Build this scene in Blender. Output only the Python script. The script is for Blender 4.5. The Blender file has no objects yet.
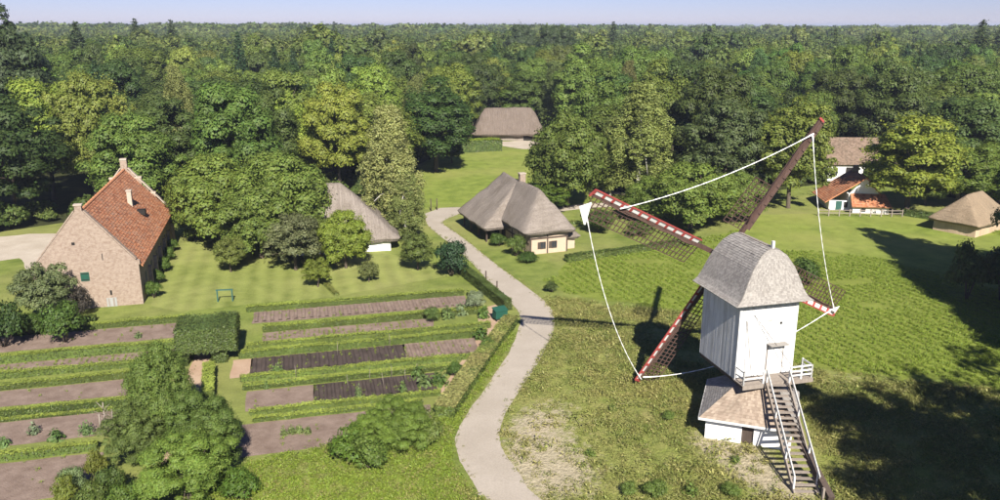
import bpy, bmesh, math, random
import numpy as np
from mathutils import Vector, Matrix, noise as mnoise

# ------------------------------------------------------------------ camera, sky, sun, exposure
sc = bpy.context.scene
C = sc.collection
FPX, CAMH = 800.0, 28.0                     # focal length in pixels of a 1000 px wide picture, camera height
PITCH = math.atan(225 / FPX)
cam = bpy.data.cameras.new('camera')
cam.sensor_width = 36.0
cam.lens = 36.0 * FPX / 1000.0
cam.clip_start, cam.clip_end = 0.5, 30000
camo = bpy.data.objects.new('camera', cam)
C.objects.link(camo)
camo.location = (0, 0, CAMH)
camo.rotation_euler = (math.pi / 2 - PITCH, 0, 0)
sc.camera = camo
SUN_EL, SUN_AZ = math.radians(38.4), math.radians(168.5)   # compass angle of the sun, from +Y towards +X
world = bpy.data.worlds.new('World')
sc.world = world
world.use_nodes = True
wn = world.node_tree.nodes
sky = wn.new('ShaderNodeTexSky')
sky.sky_type = 'NISHITA'
sky.sun_disc = False
sky.sun_elevation = SUN_EL
sky.sun_rotation = SUN_AZ
sky.altitude = 0
sky.air_density = 1.0
sky.dust_density = 0.0
sky.ozone_density = 7.0
skt = wn.new('ShaderNodeMix')
skt.data_type, skt.blend_type = 'RGBA', 'MULTIPLY'
skt.inputs[0].default_value = 1.0
skt.inputs[7].default_value = (0.67, 0.63, 0.90, 1)
world.node_tree.links.new(sky.outputs[0], skt.inputs[6])
world.node_tree.links.new(skt.outputs[2], wn['Background'].inputs[0])
wn['Background'].inputs[1].default_value = 0.05
sun = bpy.data.lights.new('sun', 'SUN')
sun.energy = 4.6
sun.angle = math.radians(0.55)
sun.color = (1.0, 0.95, 0.87)
suno = bpy.data.objects.new('sun', sun)
C.objects.link(suno)
SD = Vector((math.sin(SUN_AZ) * math.cos(SUN_EL), math.cos(SUN_AZ) * math.cos(SUN_EL), math.sin(SUN_EL)))
suno.rotation_euler = SD.to_track_quat('Z', 'Y').to_euler()
suno.location = (30, -60, 80)
sc.view_settings.view_transform = 'Standard'
sc.view_settings.look = 'None'
sc.view_settings.exposure = 1.3
sc.view_settings.gamma = 1.0
sc.view_settings.use_curve_mapping = False
sc.render.engine = 'CYCLES'
sc.cycles.max_bounces = 5
sc.cycles.diffuse_bounces = 3
sc.cycles.transmission_bounces = 3
sc.cycles.volume_bounces = 0

rng = np.random.default_rng(7)
random.seed(7)
PI = math.pi

# ------------------------------------------------------------------ survey helpers: where a sight line meets the ground
_c, _s = math.cos(PITCH), math.sin(PITCH)
def G(px, py, z=0.0):
    a, b = (px - 500) / FPX, (250 - py) / FPX
    t = (z - CAMH) / (-_s + b * _c)
    return Vector((a * t, (_c + b * _s) * t, z))
def P(v):
    x, y, z = v[0], v[1], v[2] - CAMH
    d = y * _c - z * _s
    return 500 + FPX * x / d, 250 - FPX * (y * _s + z * _c) / d

# ------------------------------------------------------------------ materials
class NT:
    def __init__(self, name):
        self.m = bpy.data.materials.new(name)
        self.m.use_nodes = True
        self.t = self.m.node_tree
        self.t.nodes.clear()
        self.out = self.t.nodes.new('ShaderNodeOutputMaterial')
    def n(self, typ, ins=None, **kw):
        nd = self.t.nodes.new('ShaderNode' + typ)
        for k, v in kw.items():
            setattr(nd, k, v)
        for k, v in (ins or {}).items():
            self.set(nd.inputs[k], v)
        return nd
    def set(self, sock, v):
        if isinstance(v, bpy.types.NodeSocket):
            self.t.links.new(v, sock)
        else:
            if sock.type == 'RGBA' and len(v) == 3:
                v = (*v, 1)
            sock.default_value = v
    def noise(self, scale, detail=4, vec=None, rough=0.55, dist=0.0):
        i = {'Scale': scale, 'Detail': detail, 'Roughness': rough, 'Distortion': dist}
        if vec is not None:
            i['Vector'] = vec
        return self.n('TexNoise', i).outputs[0]
    def ramp(self, fac, stops):
        r = self.n('ValToRGB', {'Fac': fac})
        e = r.color_ramp.elements
        while len(e) < len(stops):
            e.new(0.5)
        for el, (p, c) in zip(e, stops):
            el.position = p
            el.color = (*c, 1) if len(c) == 3 else c
        return r.outputs[0]
    def mix(self, fac, a, b, mode='MIX'):
        nd = self.n('Mix', data_type='RGBA', blend_type=mode)
        self.set(nd.inputs[0], fac)
        self.set(nd.inputs[6], a)
        self.set(nd.inputs[7], b)
        return nd.outputs[2]
    def math(self, op, a, b=0.0, c=None):
        nd = self.n('Math', operation=op)
        self.set(nd.inputs[0], a)
        self.set(nd.inputs[1], b)
        if c is not None:
            self.set(nd.inputs[2], c)
        return nd.outputs[0]
    def coord(self, which='Object', scale=None, rot=None):
        v = self.n('TexCoord').outputs[which]
        if scale or rot:
            mp = self.n('Mapping', {'Vector': v})
            if scale:
                mp.inputs['Scale'].default_value = scale
            if rot:
                mp.inputs['Rotation'].default_value = rot
            v = mp.outputs[0]
        return v
    def pos(self, scale=None, rot=None):
        v = self.n('NewGeometry').outputs['Position']
        if scale or rot:
            mp = self.n('Mapping', {'Vector': v})
            if scale:
                mp.inputs['Scale'].default_value = scale
            if rot:
                mp.inputs['Rotation'].default_value = rot
            v = mp.outputs[0]
        return v
    def bump(self, h, strength=0.4, dist=0.05):
        return self.n('Bump', {'Strength': strength, 'Distance': dist, 'Height': h}).outputs[0]
    def done(self, col, rough=0.85, normal=None, spec=0.2, metal=0.0):
        b = self.n('BsdfPrincipled', {'Base Color': col, 'Roughness': rough, 'Metallic': metal, 'Specular IOR Level': spec})
        if normal is not None:
            self.set(b.inputs['Normal'], normal)
        self.t.links.new(b.outputs[0], self.out.inputs[0])
        return self.m

def m_plain(name, col, var=0.25, scale=3.0, rough=0.8, bump=0.15, spec=0.2):
    t = NT(name)
    v = t.coord('Object')
    f = t.noise(scale, 5, v)
    c = t.mix(t.math('MULTIPLY', f, 1.0), tuple(x * (1 - var) for x in col), tuple(min(1, x * (1 + var)) for x in col))
    return t.done(c, rough, t.bump(t.noise(scale * 6, 3, v), bump, 0.03), spec)

def m_leaf(name, col=None, far=False, patch=None, trans=0.42, hue=0.016, val=0.30):
    """leaves: colour of the tree itself (object colour) with leaf-to-leaf variation"""
    t = NT(name)
    oi = t.n('ObjectInfo')
    base = oi.outputs['Color'] if col is None else col
    if far:
        base = t.ramp(oi.outputs['Random'], far)
    if patch:
        base = t.mix(t.ramp(t.noise(0.15, 5, t.pos(), 0.7), [(0.46, (0, 0, 0)), (0.62, (0.9, 0.9, 0.9))]), base, patch)
    isl = t.n('NewGeometry').outputs['Random Per Island']
    r2 = t.math('FRACT', t.math('MULTIPLY', isl, 37.7))
    nz = t.noise(0.35, 2, t.coord('Object'))
    hs = t.n('HueSaturation', {'Color': base})
    t.set(hs.inputs['Hue'], t.math('ADD', 0.5 - hue, t.math('MULTIPLY', r2, 2 * hue)))
    vv = t.math('ADD', t.math('MULTIPLY', isl, 2 * val), 1 - val)
    vv = t.math('MULTIPLY', vv, t.math('ADD', 0.45, t.math('MULTIPLY', nz, 1.1)))
    t.set(hs.inputs['Value'], vv)
    c = hs.outputs[0]
    d = t.n('BsdfPrincipled', {'Base Color': c, 'Roughness': 0.55, 'Specular IOR Level': 0.25})
    tr = t.n('BsdfTranslucent', {'Color': t.mix(1.0, c, (1.0, 1.0, 0.5), 'MULTIPLY')})
    mx = t.n('MixShader', {0: trans, 1: d.outputs[0], 2: tr.outputs[0]})
    t.t.links.new(mx.outputs[0], t.out.inputs[0])
    return t.m

def m_grass(name, dark, light, dry, dry_amt=0.35, stripes=None, scale=1.0):
    t = NT(name)
    p = t.pos()
    big = t.noise(0.06 * scale, 4, p)
    mid = t.noise(0.45 * scale, 5, p, 0.65)
    fine = t.noise(5.0 * scale, 4, p, 0.7)
    c = t.mix(t.ramp(mid, [(0.34, (0, 0, 0)), (0.64, (1, 1, 1))]), tuple(x * 0.8 for x in dark), light)
    c = t.mix(t.math('MULTIPLY', t.ramp(big, [(0.42, (0, 0, 0)), (0.68, (1, 1, 1))]), dry_amt), c, dry)
    if stripes:
        ang, freq, amt = stripes
        w = t.n('TexWave', {'Vector': t.pos(rot=(0, 0, -ang)), 'Scale': freq, 'Distortion': 1.5, 'Detail': 3.0, 'Detail Scale': 0.8})
        c = t.mix(t.math('MULTIPLY', w.outputs[1], amt), c, tuple(min(1, x * 1.5) for x in light))
    hs = t.n('HueSaturation', {'Color': c})
    t.set(hs.inputs['Value'], t.math('ADD', 0.72, t.math('MULTIPLY', fine, 0.56)))
    return t.done(hs.outputs[0], 0.9, t.bump(t.math('ADD', fine, mid), 0.5, 0.2), 0.1)

MAT = {}
MAT['leaf'] = m_leaf('leaf')
MAT['leaf_far'] = m_leaf('leaf_far', far=[(0.0, (0.063, 0.097, 0.025)), (0.35, (0.100, 0.140, 0.031)), (0.62, (0.132, 0.170, 0.038)), (0.85, (0.158, 0.186, 0.047)), (1.0, (0.069, 0.100, 0.038))], hue=0.018, val=0.4)
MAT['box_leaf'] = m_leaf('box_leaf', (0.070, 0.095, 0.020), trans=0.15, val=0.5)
MAT['box_top'] = m_leaf('box_top', (0.25, 0.30, 0.055), trans=0.25, val=0.18, hue=0.01)  # hedge tops: lighter and yellower than the box_leaf sides
MAT['yew_leaf'] = m_leaf('yew_leaf', (0.062, 0.085, 0.02), trans=0.1, val=0.5)
MAT['crop_leaf'] = m_leaf('crop_leaf', (0.20, 0.26, 0.034), trans=0.35, val=0.3)
MAT['rough_leaf'] = m_leaf('rough_leaf', far=[(0.0, (0.15, 0.18, 0.04)), (0.4, (0.19, 0.205, 0.05)), (0.7, (0.26, 0.235, 0.085)), (1.0, (0.12, 0.155, 0.03))], patch=(0.25, 0.225, 0.075), trans=0.25, val=0.4)
MAT['bark'] = m_plain('bark', (0.085, 0.066, 0.048), 0.45, 4, 0.9, 0.5)
MAT['birch_bark'] = m_plain('birch_bark', (0.45, 0.42, 0.38), 0.4, 5, 0.8, 0.3)
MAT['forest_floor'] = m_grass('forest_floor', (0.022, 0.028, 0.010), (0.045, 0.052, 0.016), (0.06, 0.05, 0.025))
MAT['lawn'] = m_grass('lawn', (0.12, 0.158, 0.030), (0.168, 0.20, 0.044), (0.245, 0.225, 0.085), 0.6)
MAT['mown'] = m_grass('mown', (0.14, 0.17, 0.036), (0.19, 0.21, 0.056), (0.265, 0.25, 0.098), 0.6, stripes=(0.25, 0.16, 0.30))
MAT['clearing'] = m_grass('clearing', (0.14, 0.185, 0.030), (0.185, 0.225, 0.042), (0.245, 0.24, 0.07), 0.6)
MAT['field'] = m_grass('field', (0.135, 0.172, 0.028), (0.165, 0.20, 0.034), (0.20, 0.195, 0.05), 0.3)
def m_meadow():
    t = NT('meadow')
    p = t.pos()
    d = t.n('Attribute', attribute_name='dry').outputs['Fac']
    mid = t.noise(0.5, 5, p, 0.68)
    fine = t.noise(4.0, 5, p, 0.7)
    g = t.mix(t.ramp(mid, [(0.35, (0, 0, 0)), (0.68, (1, 1, 1))]), (0.14, 0.165, 0.036), (0.23, 0.225, 0.07))
    g = t.mix(t.ramp(t.noise(0.16, 5, p, 0.7), [(0.50, (0, 0, 0)), (0.70, (0.7, 0.7, 0.7))]), g, (0.27, 0.225, 0.095))
    g = t.mix(t.ramp(t.noise(0.22, 5, t.pos(scale=(1, 1, 1), rot=(0, 0, 1.0)), 0.7), [(0.52, (0, 0, 0)), (0.68, (0.9, 0.9, 0.9))]), g, (0.16, 0.19, 0.035))
    k = t.math('ADD', d, t.math('MULTIPLY', t.math('SUBTRACT', t.noise(1.3, 7, p, 0.8), 0.5), 2.2))
    f = t.ramp(k, [(0.36, (0, 0, 0)), (0.75, (0.85, 0.85, 0.85))])
    sand = t.mix(fine, (0.26, 0.20, 0.12), (0.47, 0.41, 0.31))
    c = t.mix(f, g, sand)
    hs = t.n('HueSaturation', {'Color': c})
    t.set(hs.inputs['Value'], t.math('ADD', 0.55, t.math('MULTIPLY', fine, 0.9)))
    return t.done(hs.outputs[0], 0.9, t.bump(t.math('ADD', fine, mid), 0.8, 0.2), 0.1)
MAT['meadow'] = m_meadow()
def m_path(name, a, b):
    t = NT(name)
    p = t.pos()
    n1 = t.noise(0.35, 4, p)
    n2 = t.noise(7.0, 5, p, 0.7)
    c = t.mix(t.ramp(n1, [(0.35, (0, 0, 0)), (0.65, (1, 1, 1))]), a, b)
    c = t.mix(t.ramp(t.noise(1.1, 6, p, 0.75), [(0.52, (0, 0, 0)), (0.8, (0.4, 0.4, 0.4))]), c, tuple(x * 0.75 for x in a))
    hs = t.n('HueSaturation', {'Color': c})
    t.set(hs.inputs['Value'], t.math('ADD', 0.72, t.math('MULTIPLY', n2, 0.56)))
    return t.done(hs.outputs[0], 0.9, t.bump(n2, 0.35, 0.03), 0.15)
MAT['road'] = m_path('road', (0.30, 0.258, 0.205), (0.335, 0.29, 0.235))
MAT['yard'] = m_path('yard', (0.33, 0.28, 0.215), (0.40, 0.345, 0.275))
def m_soil(name, a, b, rows=None):
    t = NT(name)
    p = t.pos()
    n1 = t.noise(0.8, 5, p, 0.65)
    n2 = t.noise(9.0, 5, p, 0.7)
    c = t.mix(t.ramp(n1, [(0.35, (0, 0, 0)), (0.66, (1, 1, 1))]), a, b)
    hs = t.n('HueSaturation', {'Color': c})
    t.set(hs.inputs['Value'], t.math('ADD', 0.7, t.math('MULTIPLY', n2, 0.6)))
    return t.done(hs.outputs[0], 0.95, t.bump(n2, 0.8, 0.1), 0.1)
MAT['soil_dry'] = m_soil('soil_dry', (0.155, 0.110, 0.084), (0.235, 0.175, 0.138))
MAT['soil_dark'] = m_soil('soil_dark', (0.050, 0.038, 0.032), (0.082, 0.062, 0.052))
MAT['garden_path'] = m_path('garden_path', (0.30, 0.20, 0.13), (0.36, 0.26, 0.18))
def m_brick():
    t = NT('brick')
    v = t.coord('Object')
    sep = t.n('SeparateXYZ', {0: v})
    uv = t.n('CombineXYZ', {0: t.math('ADD', sep.outputs[0], sep.outputs[1]), 1: sep.outputs[2]})
    br = t.n('TexBrick', {'Vector': uv.outputs[0], 'Scale': 1.0, 'Mortar Size': 0.014, 'Brick Width': 0.24, 'Row Height': 0.085,
                          'Color1': (0.20, 0.135, 0.095, 1), 'Color2': (0.31, 0.235, 0.18, 1), 'Mortar': (0.335, 0.285, 0.23, 1), 'Bias': -0.1})
    n1 = t.noise(0.5, 5, v, 0.65)
    n2 = t.noise(3.0, 5, v, 0.7)
    c = t.mix(t.ramp(n1, [(0.4, (0, 0, 0)), (0.7, (1, 1, 1))]), br.outputs[0], (0.31, 0.245, 0.19))
    c = t.mix(t.ramp(n2, [(0.45, (0, 0, 0)), (0.68, (0.8, 0.8, 0.8))]), c, (0.185, 0.125, 0.09))
    return t.done(c, 0.9, t.bump(t.math('ADD', br.outputs[1], n2), 0.5, 0.02), 0.15)
MAT['brick'] = m_brick()
def m_tile(name, stops, moss=(0.10, 0.085, 0.06)):
    t = NT(name)
    r = t.n('NewGeometry').outputs['Random Per Island']
    c = t.ramp(r, stops)
    v = t.coord('Object')
    n1 = t.noise(0.55, 6, v, 0.7)
    c = t.mix(t.ramp(n1, [(0.52, (0, 0, 0)), (0.78, (0.85, 0.85, 0.85))]), c, moss)
    return t.done(c, 0.8, t.bump(t.noise(25, 3, v), 0.3, 0.02), 0.25)
MAT['tile'] = m_tile('tile', [(0, (0.23, 0.085, 0.042)), (0.35, (0.38, 0.15, 0.07)), (0.75, (0.46, 0.215, 0.11)), (1, (0.30, 0.18, 0.12))], (0.26, 0.14, 0.085))
MAT['shingle'] = m_tile('shingle', [(0, (0.20, 0.18, 0.162)), (0.5, (0.255, 0.235, 0.21)), (1, (0.31, 0.285, 0.255))], (0.175, 0.155, 0.135))
MAT['old_shingle'] = m_tile('old_shingle', [(0, (0.20, 0.15, 0.11)), (0.5, (0.26, 0.20, 0.15)), (1, (0.31, 0.25, 0.19))], (0.14, 0.11, 0.08))
MAT['brown_tile'] = m_tile('brown_tile', [(0, (0.12, 0.085, 0.06)), (0.5, (0.17, 0.12, 0.085)), (1, (0.21, 0.15, 0.11))], (0.08, 0.075, 0.05))
def m_thatch(name, a, b, moss, axis):
    t = NT(name)
    v = t.coord('Object', scale=axis)
    n1 = t.noise(1.0, 6, v, 0.7)
    o = t.coord('Object')
    n2 = t.noise(0.35, 5, o, 0.6)
    n3 = t.noise(6.0, 4, o, 0.7)
    c = t.mix(t.ramp(n1, [(0.3, (0, 0, 0)), (0.7, (1, 1, 1))]), a, b)
    c = t.mix(t.ramp(n2, [(0.45, (0, 0, 0)), (0.75, (0.8, 0.8, 0.8))]), c, moss)
    hs = t.n('HueSaturation', {'Color': c})
    t.set(hs.inputs['Value'], t.math('ADD', 0.45, t.math('MULTIPLY', n3, 1.1)))
    c = hs.outputs[0]
    return t.done(c, 0.95, t.bump(t.math('ADD', n1, t.math('MULTIPLY', n3, 0.8)), 1.0, 0.2), 0.05)
for _ax, _sc in (('x', (5.0, 0.45, 0.45)), ('y', (0.45, 5.0, 0.45))):
    MAT['thatch_' + _ax] = m_thatch('thatch_' + _ax, (0.165, 0.138, 0.114), (0.275, 0.236, 0.20), (0.155, 0.128, 0.10), _sc)
    MAT['straw_' + _ax] = m_thatch('straw_' + _ax, (0.20, 0.148, 0.095), (0.315, 0.24, 0.16), (0.20, 0.155, 0.105), _sc)
MAT['thatch_far'] = m_thatch('thatch_far', (0.11, 0.086, 0.07), (0.19, 0.152, 0.125), (0.125, 0.097, 0.075), (5.0, 0.45, 0.45))
def m_wood(name, a, b, axis=(9, 9, 0.7), rough=0.75):
    t = NT(name)
    v = t.coord('Object', scale=axis)
    n1 = t.noise(1.0, 5, v, 0.7)
    rr = t.n('ObjectInfo').outputs['Random']
    c = t.mix(t.ramp(n1, [(0.3, (0, 0, 0)), (0.72, (1, 1, 1))]), a, b)
    hs = t.n('HueSaturation', {'Color': c})
    t.set(hs.inputs['Value'], t.math('ADD', 0.88, t.math('MULTIPLY', rr, 0.24)))
    return t.done(hs.outputs[0], rough, t.bump(n1, 0.4, 0.02), 0.25)
def m_weathered(name, a, b, grime):
    t = NT(name)
    v = t.coord('Object', scale=(7, 7, 0.5))
    n1 = t.noise(1.0, 5, v, 0.7)
    n2 = t.noise(0.6, 5, t.coord('Object', scale=(1.6, 1.6, 0.6)), 0.7)
    rr = t.n('ObjectInfo').outputs['Random']
    c = t.mix(t.ramp(n1, [(0.3, (0, 0, 0)), (0.6, (1, 1, 1))]), a, b)
    c = t.mix(t.ramp(n2, [(0.5, (0, 0, 0)), (0.75, (0.75, 0.75, 0.75))]), c, grime)
    hs = t.n('HueSaturation', {'Color': c})
    t.set(hs.inputs['Value'], t.math('ADD', 0.90, t.math('MULTIPLY', rr, 0.2)))
    return t.done(hs.outputs[0], 0.75, t.bump(n1, 0.4, 0.02), 0.2)
MAT['white_board'] = m_weathered('white_board', (0.44, 0.43, 0.415), (0.60, 0.595, 0.58), (0.33, 0.315, 0.29))
MAT['white_paint'] = m_wood('white_paint', (0.54, 0.53, 0.50), (0.68, 0.67, 0.64))
MAT['old_white'] = m_wood('old_white', (0.34, 0.32, 0.29), (0.62, 0.60, 0.56))
MAT['dark_wood'] = m_wood('dark_wood', (0.045, 0.032, 0.025), (0.085, 0.062, 0.048))
MAT['sail_wood'] = m_wood('sail_wood', (0.055, 0.030, 0.024), (0.10, 0.06, 0.046))
MAT['grey_wood'] = m_wood('grey_wood', (0.17, 0.14, 0.115), (0.27, 0.23, 0.19))
MAT['new_wood'] = m_wood('new_wood', (0.36, 0.26, 0.17), (0.48, 0.37, 0.25))
MAT['red_paint'] = m_wood('red_paint', (0.23, 0.035, 0.03), (0.33, 0.065, 0.055))
MAT['green_paint'] = m_plain('green_paint', (0.014, 0.065, 0.042), 0.3, 5, 0.6)
MAT['blue_green'] = m_plain('blue_green', (0.03, 0.085, 0.07), 0.3, 5, 0.6)
MAT['cloth'] = m_plain('cloth', (0.80, 0.79, 0.75), 0.06, 8, 0.9)
MAT['plaster'] = m_plain('plaster', (0.42, 0.325, 0.235), 0.12, 2.5, 0.9, 0.2)
MAT['white_wall'] = m_plain('white_wall', (0.76, 0.74, 0.70), 0.10, 2.0, 0.9, 0.2)
MAT['stone'] = m_plain('stone', (0.37, 0.31, 0.245), 0.2, 4, 0.9, 0.3)
MAT['dark'] = m_plain('dark', (0.018, 0.016, 0.014), 0.3, 4, 0.8)
MAT['glass'] = m_plain('glass', (0.03, 0.035, 0.04), 0.2, 2, 0.15, 0.02, 0.5)
MAT['grey_door'] = m_wood('grey_door', (0.24, 0.24, 0.22), (0.34, 0.34, 0.32))

# ------------------------------------------------------------------ object helpers
def put(name, me, mat=None, parent=None):
    o = bpy.data.objects.new(name, me)
    C.objects.link(o)
    if mat is not None and len(me.materials) == 0:
        me.materials.append(mat if not isinstance(mat, str) else MAT[mat])
    if parent is not None:
        o.parent = parent
    return o
def tag(o, label=None, cat=None, group=None, kind=None):
    for k, v in (('label', label), ('category', cat), ('group', group), ('kind', kind)):
        if v:
            o[k] = v
    return o
def empty(name, loc, rz=0.0, label=None, cat=None, group=None):
    o = bpy.data.objects.new(name, None)
    o.empty_display_size = 0.3
    C.objects.link(o)
    o.location = loc
    o.rotation_euler = (0, 0, rz)
    return tag(o, label, cat, group)
def mesh(name, vs, fs, mats=(), mi=None, smooth=False):
    me = bpy.data.meshes.new(name)
    me.from_pydata([tuple(v) for v in vs], [], [tuple(f) for f in fs])
    for m in mats:
        me.materials.append(MAT[m] if isinstance(m, str) else m)
    if mi is not None:
        me.polygons.foreach_set('material_index', mi)
    if smooth:
        me.polygons.foreach_set('use_smooth', [True] * len(me.polygons))
    me.update()
    return me
SOFT = [None]
def quads(name, V, mats=(), tris=False):
    """V: (n,4,3) array of separate quads"""
    n = len(V)
    me = bpy.data.meshes.new(name)
    me.vertices.add(n * 4)
    me.vertices.foreach_set('co', np.ascontiguousarray(V, dtype=np.float32).reshape(-1))
    me.loops.add(n * 4)
    me.loops.foreach_set('vertex_index', np.arange(n * 4, dtype=np.int32))
    me.polygons.add(n)
    me.polygons.foreach_set('loop_start', np.arange(0, n * 4, 4, dtype=np.int32))
    me.polygons.foreach_set('loop_total', np.full(n, 4, dtype=np.int32))
    for m in mats:
        me.materials.append(MAT[m] if isinstance(m, str) else m)
    me.update(calc_edges=True)
    if SOFT[0] is not None and len(SOFT[0]) == n:
        # leaves of one clump share the clump's rounded light
        q = SOFT[0] / np.linalg.norm(SOFT[0], axis=1, keepdims=True)
        me.normals_split_custom_set(np.repeat(q, 4, axis=0).astype(np.float32))
    SOFT[0] = None
    return me
CF = [(0, 3, 2, 1), (4, 5, 6, 7), (0, 1, 5, 4), (1, 2, 6, 5), (2, 3, 7, 6), (3, 0, 4, 7)]
def boxv(x0, x1, y0, y1, z0, z1):
    return [(x0, y0, z0), (x1, y0, z0), (x1, y1, z0), (x0, y1, z0), (x0, y0, z1), (x1, y0, z1), (x1, y1, z1), (x0, y1, z1)]
def box(name, b, mat, parent=None):
    return put(name, mesh(name, boxv(*b), CF), mat, parent)
def barv(p, q, w, h, up=(0, 0, 1)):
    p, q = Vector(p), Vector(q)
    d = (q - p).normalized()
    u = Vector(up)
    s = d.cross(u)
    if s.length < 1e-3:
        s = d.cross(Vector((1, 0, 0)))
    s.normalize()
    u = s.cross(d).normalized()
    s, u = s * w / 2, u * h / 2
    return [p - s - u, p + s - u, p + s + u, p - s + u, q - s - u, q + s - u, q + s + u, q - s + u]
BF = [(0, 1, 2, 3), (7, 6, 5, 4), (0, 4, 5, 1), (1, 5, 6, 2), (2, 6, 7, 3), (3, 7, 4, 0)]
def bar(name, p, q, w, h, mat, parent=None, up=(0, 0, 1)):
    return put(name, mesh(name, barv(p, q, w, h, up), BF), mat, parent)
def bars(name, lst, mat, parent=None):
    vs, fs = [], []
    for a in lst:
        k = len(vs)
        vs += barv(*a)
        fs += [tuple(i + k for i in f) for f in BF]
    return put(name, mesh(name, vs, fs), mat, parent)
def tubev(pts, rad, n=6):
    vs, fs = [], []
    pts = [Vector(p) for p in pts]
    for i, p in enumerate(pts):
        d = (pts[min(i + 1, len(pts) - 1)] - pts[max(i - 1, 0)]).normalized()
        a = d.cross(Vector((0.31, 0.9, 0.17))).normalized()
        b = d.cross(a)
        r = rad[i] if hasattr(rad, '__len__') else rad
        for k in range(n):
            t = 2 * PI * k / n
            vs.append(p + (a * math.cos(t) + b * math.sin(t)) * r)
    for i in range(len(pts) - 1):
        for k in range(n):
            fs.append((i * n + k, i * n + (k + 1) % n, (i + 1) * n + (k + 1) % n, (i + 1) * n + k))
    fs.append(tuple(range(n))[::-1])
    fs.append(tuple(range((len(pts) - 1) * n, len(pts) * n)))
    return vs, fs
def tubes(name, lst, mats):
    vs, fs = [], []
    for a in lst:
        v, f = tubev(*a)
        k = len(vs)
        vs += v
        fs += [tuple(i + k for i in q) for q in f]
    return mesh(name, vs, fs, mats, smooth=True)
def sheet(name, pts, mat, z, kind='structure', jitter=0.0, seg=1.5):
    """flat ground polygon; edges subdivided and roughened"""
    out = []
    n = len(pts)
    for i in range(n):
        a, b = Vector(pts[i]), Vector(pts[(i + 1) % n])
        a.z = b.z = 0
        k = max(1, int((b - a).length / seg)) if jitter else 1
        for j in range(k):
            q = a.lerp(b, j / k)
            if jitter:
                w = mnoise.noise_vector(q * 0.6) * jitter + mnoise.noise_vector(q * 2.3) * jitter * 0.5
                q = q + Vector((w.x, w.y, 0))
            out.append((q.x, q.y, z))
    bm = bmesh.new()
    f = bm.faces.new([bm.verts.new(v) for v in out])
    if f.normal.z < 0:
        f.normal_flip()
    bmesh.ops.triangulate(bm, faces=bm.faces[:])
    me = bpy.data.meshes.new(name)
    bm.to_mesh(me)
    bm.free()
    o = put(name, me, mat)
    # faces up
    for p in me.polygons:
        if p.normal.z < 0:
            p.flip()
    o['kind'] = kind
    return o
def smooth_line(pts, n=12):
    """Catmull-Rom through points"""
    pts = [Vector(p) for p in pts]
    out = []
    for i in range(len(pts) - 1):
        p0, p1, p2, p3 = pts[max(i - 1, 0)], pts[i], pts[i + 1], pts[min(i + 2, len(pts) - 1)]
        for k in range(n):
            t = k / n
            out.append(0.5 * ((2 * p1) + (p2 - p0) * t + (2 * p0 - 5 * p1 + 4 * p2 - p3) * t * t + (3 * p1 - p0 - 3 * p2 + p3) * t ** 3))
    out.append(pts[-1])
    return out
def hoff(v, amp, f=0.8):
    w = mnoise.noise_vector(Vector(v) * f)
    return Vector(v) + w * amp
def inpoly(x, y, poly):
    x, y = np.asarray(x), np.asarray(y)
    r = np.zeros(x.shape, bool)
    n = len(poly)
    for i in range(n):
        x0, y0 = poly[i][0], poly[i][1]
        x1, y1 = poly[(i + 1) % n][0], poly[(i + 1) % n][1]
        c = ((y0 > y) != (y1 > y)) & (x < (x1 - x0) * (y - y0) / ((y1 - y0) or 1e-9) + x0)
        r ^= c
    return r

# ------------------------------------------------------------------ leaves and scattered growth
def rand_unit(n, r):
    v = r.normal(size=(n, 3))
    return v / np.linalg.norm(v, axis=1, keepdims=True)
def leaf_quads(c, nrm, size, r, asp=0.62):
    n = len(c)
    nrm = nrm / np.maximum(np.linalg.norm(nrm, axis=1, keepdims=True), 1e-6)
    t = np.cross(nrm, rand_unit(n, r))
    t /= np.maximum(np.linalg.norm(t, axis=1, keepdims=True), 1e-6)
    b = np.cross(nrm, t)
    s = np.asarray(size).reshape(-1, 1) * np.ones((n, 1))
    t, b = t * s, b * s * asp
    return np.stack([c - t, c - b, c + t, c + b], axis=1)
def puff_leaves(centers, radii, per, leaf, r, flat=0.8, up=0.25, rnd=0.45):
    C_, N_, S_, D_ = [], [], [], []
    mid = np.mean(centers, axis=0)
    for c, q in zip(centers, radii):
        k = max(8, int(per * q * q))
        d = rand_unit(k, r)
        d[:, 2] = np.where(d[:, 2] < -0.35, -d[:, 2] * 0.7, d[:, 2])
        rr = q * (0.55 + 0.52 * r.random(k) ** 0.7 + 0.28 * r.random(k) ** 5)
        p = d * rr[:, None]
        p[:, 2] *= flat
        C_.append(p + c)
        g = (c - mid) / max(1e-6, np.linalg.norm(c - mid))
        D_.append(d * 0.75 + g * 0.35 + np.array([0, 0, 0.15]))
        N_.append(d + rand_unit(k, r) * rnd + np.array([0, 0, up]))
        S_.append(leaf * (0.65 + 0.7 * r.random(k)))
    N_ = np.concatenate(N_)
    D_ = np.concatenate(D_)
    N_ = N_ / np.linalg.norm(N_, axis=1, keepdims=True)
    D_ = D_ / np.linalg.norm(D_, axis=1, keepdims=True)
    k = 0.55 if leaf > 0.17 else 0.28
    SOFT[0] = D_ * k + N_ * (1 - k)
    return leaf_quads(np.concatenate(C_), N_, np.concatenate(S_), r)
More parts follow.
